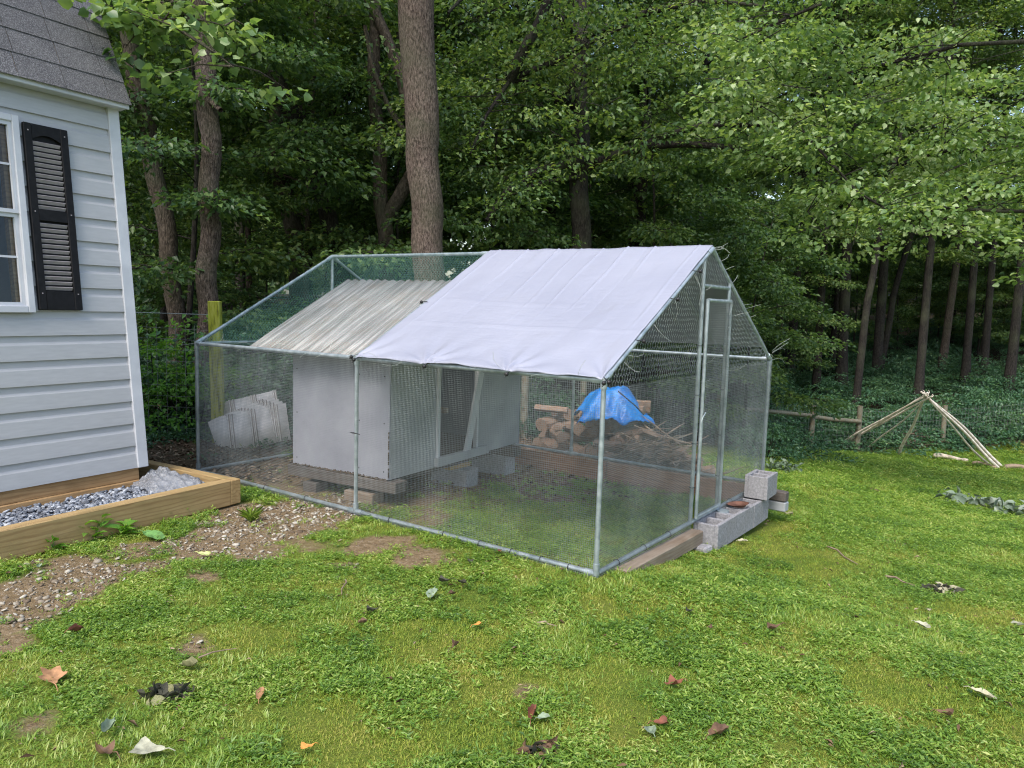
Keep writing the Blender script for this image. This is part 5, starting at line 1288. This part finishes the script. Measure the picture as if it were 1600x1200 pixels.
def leafy_clump(seed, nst, rad, ln, mat='grass'):
    # creeping broad-bladed grass: short stems with lance-shaped leaves held nearly flat
    g = np.random.default_rng(seed); C = []; D = []; S2 = []
    for k in range(nst):
        a_ = g.uniform(0, 6.28); r_ = rad*math.sqrt(g.random()); b = np.array([r_*math.cos(a_), r_*math.sin(a_), 0]); hh_ = g.uniform(.008, .034)
        az = g.uniform(0, 6.28); n_ = g.integers(3, 6)
        for q in range(n_):
            a2 = az+q*2.3+g.normal(0, .4); el = g.uniform(-.15, .75); C.append(b+np.array([0, 0, hh_*(q+1)/n_])); D.append([math.cos(a2)*math.cos(el), math.sin(a2)*math.cos(el), math.sin(el)]); S2.append(ln*g.uniform(.55, 1.2))
    C, D, S2 = np.array(C), np.array(D), np.array(S2); nn = np.array([0, 0, 1.])+g.normal(0, .35, (len(C), 3)); nn -= D*(nn*D).sum(1, keepdims=True); nn /= np.linalg.norm(nn, axis=1, keepdims=True)
    V, Fa = leaf_arrays(C, D, nn, S2, .30, .05); return npobj('grass_clump', V, Fa, M[mat])
def setup_scatter(name, clumps, P, rot, scl, idx, label, cat):
    c_ = bpy.data.collections.new(name+'_parts')
    for o_ in clumps: col.objects.unlink(o_); c_.objects.link(o_)
    me = bpy.data.meshes.new(name); me.vertices.add(len(P)); me.vertices.foreach_set('co', np.asarray(P, np.float32).ravel())
    for an, ty, av in (('rz', 'FLOAT', rot), ('sc', 'FLOAT', scl), ('ix', 'INT', idx)):
        a = me.attributes.new(an, ty, 'POINT'); a.data.foreach_set('value', np.asarray(av, np.float32 if ty == 'FLOAT' else np.int32))
    o_ = bpy.data.objects.new(name, me); link(o_); tag(o_, label, cat, kind='stuff')
    ng = bpy.data.node_groups.new(name, 'GeometryNodeTree')
    ng.interface.new_socket('Geometry', in_out='INPUT', socket_type='NodeSocketGeometry'); ng.interface.new_socket('Geometry', in_out='OUTPUT', socket_type='NodeSocketGeometry')
    nd = ng.nodes; gi, go = nd.new('NodeGroupInput'), nd.new('NodeGroupOutput')
    iop = nd.new('GeometryNodeInstanceOnPoints'); ci = nd.new('GeometryNodeCollectionInfo'); ci.inputs[0].default_value = c_; ci.inputs[1].default_value = True; ci.inputs[2].default_value = True
    iop.inputs['Pick Instance'].default_value = True
    def attr(nm, ty):
        a = nd.new('GeometryNodeInputNamedAttribute'); a.data_type = ty; a.inputs[0].default_value = nm; return a.outputs[0]
    cx = nd.new('ShaderNodeCombineXYZ'); lk = ng.links
    lk.new(attr('rz', 'FLOAT'), cx.inputs[2]); lk.new(gi.outputs[0], iop.inputs['Points']); lk.new(ci.outputs[0], iop.inputs['Instance'])
    lk.new(attr('ix', 'INT'), iop.inputs['Instance Index']); lk.new(cx.outputs[0], iop.inputs['Rotation']); lk.new(attr('sc', 'FLOAT'), iop.inputs['Scale']); lk.new(iop.outputs[0], go.inputs[0])
    md = o_.modifiers.new('scatter', 'NODES'); md.node_group = ng
    return o_
clumps = [leafy_clump(400+k, 9, .06, .0235) for k in range(4)]+[clump(404, 18, .04, .042, .0042, 'grass', .8)]+[clump(410+k, 26, .05, .022, .0026, 'turf', .6) for k in range(3)]
g3 = np.random.default_rng(55); pts = []
for (Ya, Yb, dens_, sc0) in ((.9, 1.9, 500, .9), (1.9, 3.6, 1450, .8), (3.6, 5.5, 1100, .88), (5.5, 8, 750, 1.0), (8, 12, 380, 1.35), (12, 21, 150, 2.0)):
    xa, xb = -.76*Yb-.5, .80*Yb+2.5; m_ = int(dens_*(xb-xa)*(Yb-Ya)); X_ = g3.uniform(xa, xb, m_); Y_ = g3.uniform(Ya, Yb, m_)
    k_ = (X_ > -.76*Y_-.3) & (X_ < .76*Y_+2.4); X_, Y_ = X_[k_], Y_[k_]
    aa = (X_-CC[0])*cX[0]+(Y_-CC[1])*cX[1]; bb = (X_-CC[0])*cY[0]+(Y_-CC[1])*cY[1]
    dv = dirt_at(X_, Y_); k_ = g3.random(len(X_)) > sstep(.25, .62, dv)*.96
    # keep off the gravel bed, the shed and the wood
    wa = (X_-P0.x)*w3.x+(Y_-P0.y)*w3.y; nb_ = (X_-P0.x)*n3.x+(Y_-P0.y)*n3.y
    k_ &= ~((wa > -.42) & (nb_ < .63)); k_ &= ~((X_ < -2.2) & (Y_ > 6.6) & (g3.random(len(X_)) < .8)); k_ &= past_fence(X_, Y_) < -.2+.5*g3.random(len(X_))
    k_ &= ~((aa > 4.0) & (aa < 4.2) & (bb > 1.4) & (bb < 2.9))
    k_ &= ~((bb > 3.05) & (aa < 1.6))
    X_, Y_ = X_[k_], Y_[k_]; yl = yel_at(X_, Y_)
    sz = sc0*g3.uniform(.7, 1.25, len(X_))*(.75+.6*fbm(X_, Y_, 1.3, 21)); tall = fbm(X_, Y_, 3.1, 30) > .68; sz = np.where(tall, sz*1.15, sz)
    lush = fbm(X_, Y_, 4.5, 33); base_ = np.where(fbm(X_, Y_, 2.7, 44) > .63, 4, g3.integers(0, 4, len(X_)))
    ix = np.where(g3.random(len(X_)) < np.clip(sstep(.12, .75, yl)*.72+.35*sstep(.62, .34, lush)+.22, 0, 1), 5+g3.integers(0, 3, len(X_)), base_); sz = sz*(.78+.5*lush)
    Z_ = terrain(X_, Y_)+(fbm(X_, Y_, 9, 2)-.5)*.016+(fbm(X_, Y_, 2, 3)-.5)*.03*sstep(2, 4, Y_)
    pts.append(np.stack([X_, Y_, Z_, g3.uniform(0, 6.28, len(X_)), sz, ix], 1))
pts = np.concatenate(pts); print('grass clumps', len(pts))
setup_scatter('grass', clumps, pts[:, :3], pts[:, 3], pts[:, 4], pts[:, 5].astype(int), 'short green lawn grass and moss covering the yard', 'grass')
# thatch: small dry scraps caught in the turf
n = 9000; X_ = g3.uniform(-6, 7, n); Y_ = 1.9+9*g3.random(n)**1.4; k_ = (np.abs(X_) < .76*Y_+.3) & (fbm(X_, Y_, 3.3, 52) > .44); wa = (X_-P0.x)*w3.x+(Y_-P0.y)*w3.y; nb_ = (X_-P0.x)*n3.x+(Y_-P0.y)*n3.y
k_ &= ~((wa > -.42) & (nb_ < .66)); X_, Y_ = X_[k_], Y_[k_]; n = len(X_); P = np.stack([X_, Y_, terrain(X_, Y_)+g3.uniform(.004, .026, n)+(fbm(X_, Y_, 2, 3)-.5)*.03*sstep(2, 4, Y_)], 1)
a = g3.uniform(0, 6.28, n); d = np.stack([np.cos(a), np.sin(a), g3.normal(0, .25, n)], 1); nn = np.array([0, 0, 1.])+g3.normal(0, .5, (n, 3))
V, Fa = leaf_arrays(P, d/np.linalg.norm(d, axis=1, keepdims=True), nn/np.linalg.norm(nn, axis=1, keepdims=True), g3.lognormal(math.log(.017), .5, n).clip(.006, .05), .28)
o = npobj('thatch', V, Fa, M['litter']); tag(o, 'dry brown scraps and thatch caught in the lawn', 'thatch', kind='stuff')
# ground cover and litter on the wood floor and behind the shed
lit = []
for (xa, xb, ya, yb2, m_) in ((-6.5, -2.0, 6.0, 10.5, 5200), (-2.9, 1.2, 6.3, 12, 3600), (-1.5, 3.5, 8, 13, 2500)):
    X_ = g3.uniform(xa, xb, m_); Y_ = g3.uniform(ya, yb2, m_); dv = dirt_at(X_, Y_); k_ = dv > .5; wa = (X_-P0.x)*w3.x+(Y_-P0.y)*w3.y; nb_ = (X_-P0.x)*n3.x+(Y_-P0.y)*n3.y
    k_ &= ~((wa > -.42) & (nb_ < .63)); X_, Y_ = X_[k_], Y_[k_]; lit.append(np.stack([X_, Y_, terrain(X_, Y_)+.008+g3.uniform(0, .012, len(X_))], 1))
P = np.concatenate(lit); n = len(P); a = g3.uniform(0, 6.28, n); d = np.stack([np.cos(a), np.sin(a), g3.normal(0, .15, n)], 1); nn = np.array([0, 0, 1.])+g3.normal(0, .3, (n, 3))
V, Fa = leaf_arrays(P, d/np.linalg.norm(d, axis=1, keepdims=True), nn/np.linalg.norm(nn, axis=1, keepdims=True), g3.uniform(.03, .075, n), .55)
o = npobj('leaf_litter', V, Fa, M['litter']); tag(o, 'brown dry leaf litter on bare soil behind the shed and run', 'leaf litter', kind='stuff')
n = 1500; X_ = g3.uniform(-6.5, -1.0, n); Y_ = g3.uniform(6.4, 11, n); wa = (X_-P0.x)*w3.x+(Y_-P0.y)*w3.y; nb_ = (X_-P0.x)*n3.x+(Y_-P0.y)*n3.y; aa = (X_-CC[0])*cX[0]+(Y_-CC[1])*cX[1]; bb = (X_-CC[0])*cY[0]+(Y_-CC[1])*cY[1]
k_ = ~((wa > -.45) & (nb_ < .7)) & (fbm(X_, Y_, 1.1, 41) > .46) & ~((aa > -.1) & (bb < 3.1)); X_, Y_ = X_[k_], Y_[k_]; C = np.stack([X_, Y_, terrain(X_, Y_)+g3.uniform(.03, .14, len(X_))], 1)
V, Fa = sprays(C, np.tile([0, 0, .3], (len(C), 1)), 16, .12, .05, g3, True); o = npobj('ground_cover', V, Fa, M['leaf_dark']); tag(o, 'low green ground cover plants around the fence and wood edge', 'ground cover', kind='stuff')
# pebbles in the bare soil
pb = []
for p_, r_, w_ in DIRT[:14]:
    m_ = int(620*r_*r_*w_/.2); a = g3.uniform(0, 6.28, m_); rr2 = r_*1.1*np.sqrt(g3.random(m_)); X_, Y_ = p_.x+rr2*np.cos(a), p_.y+rr2*np.sin(a); k_ = dirt_at(X_, Y_) > .42
    wa = (X_-P0.x)*w3.x+(Y_-P0.y)*w3.y; nb_ = (X_-P0.x)*n3.x+(Y_-P0.y)*n3.y; k_ &= ~((wa > -.42) & (nb_ < .64)); X_, Y_ = X_[k_], Y_[k_]
    pb.append(np.stack([X_, Y_, terrain(X_, Y_)+.004+(fbm(X_, Y_, 2, 3)-.5)*.03*sstep(2, 4, Y_)], 1))
P = np.concatenate(pb); S_ = g3.lognormal(math.log(.0075), .5, len(P)).clip(.003, .022); o = stones('pebbles', P, S_, M['pebble'], 9, .5); o.name = 'pebble_scatter'; tag(o, 'pale pebbles scattered in the bare soil below the timber edging', 'pebbles', kind='stuff')

def leaf_parts(root, C, D, nn, S2, wide, fold, mats):
    protos_ = []
    for q, mm_ in enumerate(mats):
        V, Fa = leaf_arrays(np.zeros((1, 3)), np.array([[1., 0, 0]]), np.array([[0, 0, 1.]]), np.array([1.]), wide, fold*(.6+.4*(q % 3)), quad=False)
        o_ = npobj('leaf', V, Fa, M[mm_] if mm_ in M else LM[mm_]); protos_.append(o_.data); bpy.data.objects.remove(o_)
    for q in range(len(C)):
        o_ = bpy.data.objects.new('leaf', protos_[q % len(protos_)]); link(o_, root)
        d_, n_ = Vector(D[q]).normalized(), Vector(nn[q]).normalized(); b_ = n_.cross(d_).normalized(); n_ = d_.cross(b_)
        mt = Matrix((d_, b_, n_)).transposed().to_4x4()@Matrix.Diagonal((S2[q], S2[q], S2[q], 1)); mt.translation = Vector(C[q]); o_.matrix_local = mt
def leafcol(name, c): return simple('dead_'+name, tuple(v*.7 for v in c), tuple(min(1, v*1.25) for v in c), 30, .75, 0, .4, .002)
LM = {k: leafcol(k, c) for k, c in dict(tan=(.33, .18, .09), brown=(.13, .075, .045), red=(.17, .06, .035), dark=(.045, .045, .03), olive=(.20, .20, .10), pale=(.34, .34, .25), greygreen=(.20, .26, .18), green=(.10, .22, .06), orange=(.55, .26, .06), cream=(.36, .34, .23), yellow=(.42, .46, .18)).items()}
# weeds against the timber
def weed(px_, py_, h_, nl, label, narrow=False):
    p_ = gp(px_, py_); r_ = empty('weed_plant', p_, 0, label, 'weed'); g = np.random.default_rng(int(px_+py_)); st_ = MB(); C = []; D = []; S2 = []
    for k in range(3 if not narrow else 1):
        az = g.uniform(0, 6.28); tip = Vector((math.cos(az)*h_*.5, math.sin(az)*h_*.3, h_*g.uniform(.6, 1)))
        if not narrow: st_.tube([(0, 0, -.01), tuple(tip*.5+Vector((0, 0, h_*.1))), tuple(tip)], [.0025, .002, .001], 5, cap=False)
        for q in range(nl):
            t = (q+1)/nl; a2 = q*2.5+g.uniform(-.4, .4); c_ = tip*t if not narrow else Vector((g.normal(0, .01), g.normal(0, .01), 0))
            C.append(list(c_)); el = g.uniform(.1, .7) if not narrow else g.uniform(.6, 1.3); D.append([math.cos(a2)*math.cos(el), math.sin(a2)*math.cos(el), math.sin(el)]); S2.append((.10 if not narrow else .12)*g.uniform(.6, 1.2))
    C, D, S2 = np.array(C), np.array(D), np.array(S2); nn = np.array([0, 0, 1.])+g.normal(0, .2, (len(C), 3)); nn -= D*(nn*D).sum(1, keepdims=True); nn /= np.linalg.norm(nn, axis=1, keepdims=True)
    leaf_parts(r_, C, D, nn, S2, .42 if not narrow else .05, .16, ['grass' if narrow else 'weed']*2)
    if not narrow: st_.build('stem', M['weed'], r_)
weed(85, 862, .10, 5, 'small bright weed against the timber, nearest the left edge'); weed(145, 845, .15, 6, 'tall leafy weed against the middle of the front timber'); weed(165, 832, .12, 5, 'leafy weed just right of the tallest one at the timber')
weed(205, 820, .09, 5, 'low weed in the row against the timber'); weed(290, 803, .13, 5, 'upright pointed weed against the right part of the timber'); weed(262, 812, .07, 4, 'small spreading weed at the timber foot'); weed(190, 838, .08, 5, 'low weed below the timber, left of the big green leaf')
weed(392, 816, .1, 60, 'dark blue-green grass tuft on bare soil by the timber corner', True)
0 and weed(960, 940+0, .06, 16, 'thin grass tuft at the foot of the near corner post', True)

# ------------------------------------------------------------------ fallen leaves
def fallen(px_, py_, size, colr, curl, label, lobes=0, asp=.7, rz=None, crumple=.15):
    p_ = gp(px_, py_); g = random.Random(px_*7+py_); n1, n2 = 14, 5; V = [(0, 0, 0)]; L_ = size/2
    for r_ in range(1, n2+1):
        for q in range(n1*2):
            a_ = 2*math.pi*q/(n1*2); rr2 = r_/n2
            k_ = 1-(.42*abs(math.sin(a_*lobes/2)) if lobes else .0); k_ *= 1+.06*math.sin(7*a_)
            x_ = L_*rr2*math.cos(a_)*k_; y_ = L_*asp*rr2*math.sin(a_)*k_*(1-.35*abs(math.cos(a_))**3 if not lobes else 1)
            z_ = curl*L_*((y_/(L_*asp))**2*.9+(x_/L_)**2*.4)+crumple*L_*mnoise.noise(Vector((x_/L_*2.2+px_, y_/L_*2.2, py_)))
            V.append((x_, y_, z_))
    m_ = n1*2; Fs = [(0, 1+q, 1+(q+1) % m_) for q in range(m_)]
    mb = MB(); mb.add(V, Fs+[(1+(r_-1)*m_+q, 1+r_*m_+q, 1+r_*m_+(q+1) % m_, 1+(r_-1)*m_+(q+1) % m_) for r_ in range(1, n2) for q in range(m_)], True)
    mb.tube([(L_*.8, 0, curl*L_*.3), (L_*1.15, L_*.06, curl*L_*.3+.004), (L_*1.45, L_*.12, .0)], L_*.022+.0006, 4)
    o_ = mb.build('fallen_leaf', LM[colr]); o_.location = (p_.x, p_.y, p_.z+.028); o_.rotation_euler = (g.uniform(-.25, .25), g.uniform(-.25, .25), rz if rz is not None else g.uniform(0, 6.28)); tag(o_, label, 'leaf')
    return o_
FL = [(82, 1070, .15, 'tan', .5, 'large curled tan maple leaf near the lower left of the lawn', 5, .8), (297, 1052, .09, 'olive', .8, 'narrow curled olive-brown leaf above the dark dead clump', 0, .4), (228, 1186, .14, 'pale', .3, 'large pale grey leaf with dark holes at the bottom edge', 3, .85),
      (163, 1192, .12, 'brown', .8, 'dark red-brown crumpled leaf left of the pale leaf at the bottom edge', 4, .6), (62, 893, .06, 'greygreen', .5, 'small upright grey-green leaf among pebbles below the timber', 0, .5), (240, 845, .17, 'green', .25, 'big fresh green leaf lying below the timber', 0, .62),
      (320, 873, .10, 'yellow', .3, 'pale yellow-green leaf on the bare soil patch', 3, .6), (118, 997, .08, 'red', .8, 'dull reddish folded leaf in the grass left of the dark twig', 0, .4), (675, 936, .10, 'greygreen', .3, 'flat pale grey-green leaf in the middle of the lawn', 0, .6), (694, 916, .10, 'dark', .8, 'dark crumpled leaf touching the pale grey-green one', 3, .6),
      (722, 919, .08, 'dark', .6, 'dark pointed leaf right of the crumpled pair', 0, .5), (706, 937, .05, 'brown', .8, 'tiny brown curled leaf below the crumpled pair', 0, .6), (580, 964, .08, 'dark', .9, 'dark folded leaf standing up in the middle left lawn', 3, .5), (567, 983, .05, 'brown', .9, 'little brown leaf below the dark folded one', 0, .6), (747, 986, .07, 'orange', .5, 'bright orange-yellow leaf in the centre of the lawn', 3, .5),
      (712, 1019, .08, 'brown', .9, 'brown curled leaf under the orange one', 4, .3), (833, 1128, .09, 'red', .7, 'narrow red-brown leaf low in the centre of the lawn', 0, .35), (849, 1134, .05, 'greygreen', .5, 'small grey-green leaf touching the narrow red-brown one', 0, .6), (1052, 1080, .09, 'red', .8, 'reddish crumpled leaf right of centre in the front lawn', 4, .8), (1033, 1141, .08, 'red', .7, 'red crumpled leaf above a dark green one at bottom centre', 3, .6), (1016, 1155, .09, 'greygreen', .4, 'dark grey-green leaf below the red crumpled one', 0, .5),
      (1122, 1158, .10, 'brown', .6, 'smooth brown leaf at the bottom, right of centre', 0, .45), (1208, 990, .10, 'brown', .8, 'brown curled leaf with a red tip in the right lawn', 3, .4), (1441, 986, .09, 'pale', .4, 'oval pale tan leaf in the right lawn below the dark clump', 0, .5), (1536, 1097, .11, 'cream', .3, 'pale cream leaf with a stalk near the right edge', 0, .5), (1478, 1128, .08, 'brown', .8, 'brown crumpled leaf below left of the cream leaf', 3, .5),
      (478, 1181, .06, 'orange', .5, 'small orange leaf at the bottom edge, left of centre', 3, .6), (407, 1096, .08, 'tan', .4, 'light tan leaf fragment in the lower left lawn', 0, .4), (170, 1152, .10, 'greygreen', .6, 'folded leaf half red half grey-green at lower left', 0, .4), (1160, 851, .09, 'cream', .3, 'pale leaf in the grass in front of the cinder blocks', 0, .5), (1232, 808, .12, 'olive', .6, 'olive curled leaf beside the corner wood blocks', 3, .5), (1434, 890-5, .05, 'cream', .3, 'small cream leaf above the dark clump at right', 0, .5), (1450, 965-3, .05, 'cream', .6, 'white curled leaf scrap below the dark clump at right', 0, .6), (1590, 985, .09, 'pale', .5, 'pale leaf at the right edge of the lawn', 0, .4), (1075, 964, .06, 'dark', .8, 'dark leaf in the lawn right of the corner post', 3, .6), (1110, 990, .05, 'brown', .8, 'small brown leaf in the right middle lawn', 3, .6), (735, 885, .07, 'dark', .8, 'grey dark leaf near the base rail of the run', 3, .7), (780, 868, .07, 'red', .6, 'rust-coloured leaf against the base rail of the run', 4, .6), (227, 842-2, .0, None, 0, '', 0, 0)]
for f_ in FL:
    if f_[3]: fallen(f_[0], f_[1], f_[2]*.95, f_[3], f_[4], f_[5], f_[6], f_[7])
# dark dead clumps
def clumpd(px_, py_, rad, n_, cols, label, seed):
    p_ = gp(px_, py_); r_ = empty('dead_leaf_clump', p_, 0, label, 'leaf clump'); g = np.random.default_rng(seed)
    for ci, cc_ in enumerate(cols):
        m_ = n_//len(cols); a = g.uniform(0, 6.28, m_); rr2 = rad*np.sqrt(g.random(m_)); P = np.stack([rr2*np.cos(a)*1.4, rr2*np.sin(a)*.8, g.uniform(.0, .03, m_)*(1-rr2/rad)+.012], 1)
        d = g.normal(0, 1, (m_, 3))*np.array([1, 1, .5]); d /= np.linalg.norm(d, axis=1, keepdims=True); nn = g.normal(0, .8, (m_, 3))+np.array([0, 0, .6])
        nn -= d*(nn*d).sum(1, keepdims=True); nn /= np.linalg.norm(nn, axis=1, keepdims=True); leaf_parts(r_, P, d, nn, g.uniform(.03, .07, m_), .6, .3, [cc_])
clumpd(262, 1092, .07, 60, ('dark', 'olive', 'dark'), 'dark mossy clump of dead leaves in the lower left lawn', 1)
clumpd(1467, 924, .09, 60, ('dark', 'cream', 'dark'), 'dark and cream clump of decayed leaves in the right lawn', 2)
clumpd(1030-180, 1200-20, .05, 20, ('brown', 'dark'), 'small brown leaf crumble at the bottom of the lawn', 3)
# twigs
def twig(a_, b_, r_, label):
    A_, B_ = gp(*a_), gp(*b_); A_.z += .02; B_.z += .02; o_ = MB().tube([A_, A_.lerp(B_, .3)+Vector((.01, 0, .012)), A_.lerp(B_, .65)+Vector((-.01, .01, .0)), B_], [r_, r_*.9, r_*.7, r_*.4], 6).build('twig', M['log']); tag(o_, label, 'twig')
twig((1292, 858), (1340, 886), .007, 'dark twig in the right lawn below the cinder blocks'); twig((1384, 905), (1430, 920), .007, 'twig leading up to the dark clump in the right lawn'); twig((1353, 765), (1396, 777), .012, 'pale twig on the upper right lawn'); twig((1005-165, 980), (870, 985), .005, 'short pale twig in the centre of the lawn'); twig((540, 912), (534, 936), .005, 'bent bleached twig in the left middle lawn'); twig((310, 1035), (370, 1020), .004, 'thin dark twig by the small brown leaf at lower left')
# cut leafy branch wilting on the lawn and wilted heap by the corner
def cutbranch(pts_px, n_, size, label, seed, lm_='leaf_dark', spread=.10):
    P_ = [gp(*q) for q in pts_px]; r_ = empty('cut_branch', P_[0], 0, label, 'branch'); g = np.random.default_rng(seed); o0 = P_[0]; rel_ = [p_-o0+Vector((0, 0, .05)) for p_ in P_]
    MB().tube(rel_, [.012*(1-.6*k/len(rel_)) for k in range(len(rel_))], 6).build('stem', M['bark_dark'], r_)
    C = []; 
    for k in range(n_):
        t = g.random()*(len(rel_)-1); i0 = min(int(t), len(rel_)-2); c_ = rel_[i0].lerp(rel_[i0+1], t-i0); C.append([c_.x+g.normal(0, spread), c_.y+g.normal(0, spread), c_.z+g.uniform(-.02, .10)])
    C = np.array(C); d = g.normal(0, 1, (n_, 3))*np.array([1, 1, .6]); d[:, 2] -= .3; d /= np.linalg.norm(d, axis=1, keepdims=True); nn = g.normal(0, 1, (n_, 3))+np.array([0, -.3, .5]); nn -= d*(nn*d).sum(1, keepdims=True); nn /= np.linalg.norm(nn, axis=1, keepdims=True)
    leaf_parts(r_, C, d, nn, size*g.uniform(.6, 1.2, n_), .5, .3, [lm_]*3)
M['wilted'] = leaf_mat('wilted_leaf', [(.1, (.05, .09, .05)), (.4, (.10, .15, .09)), (.7, (.20, .26, .20)), (.95, (.42, .46, .42))], .15)
cutbranch([(1485, 785), (1530, 795), (1570, 805), (1620, 815)], 110, .15, 'cut branch with wilting leaves lying on the right lawn', 5, 'wilted', .13)
cutbranch([(1200, 735), (1215, 738), (1232, 741)], 90, .10, 'heap of wilted pale-green leaves beyond the corner of the run', 6, 'wilted', .13)
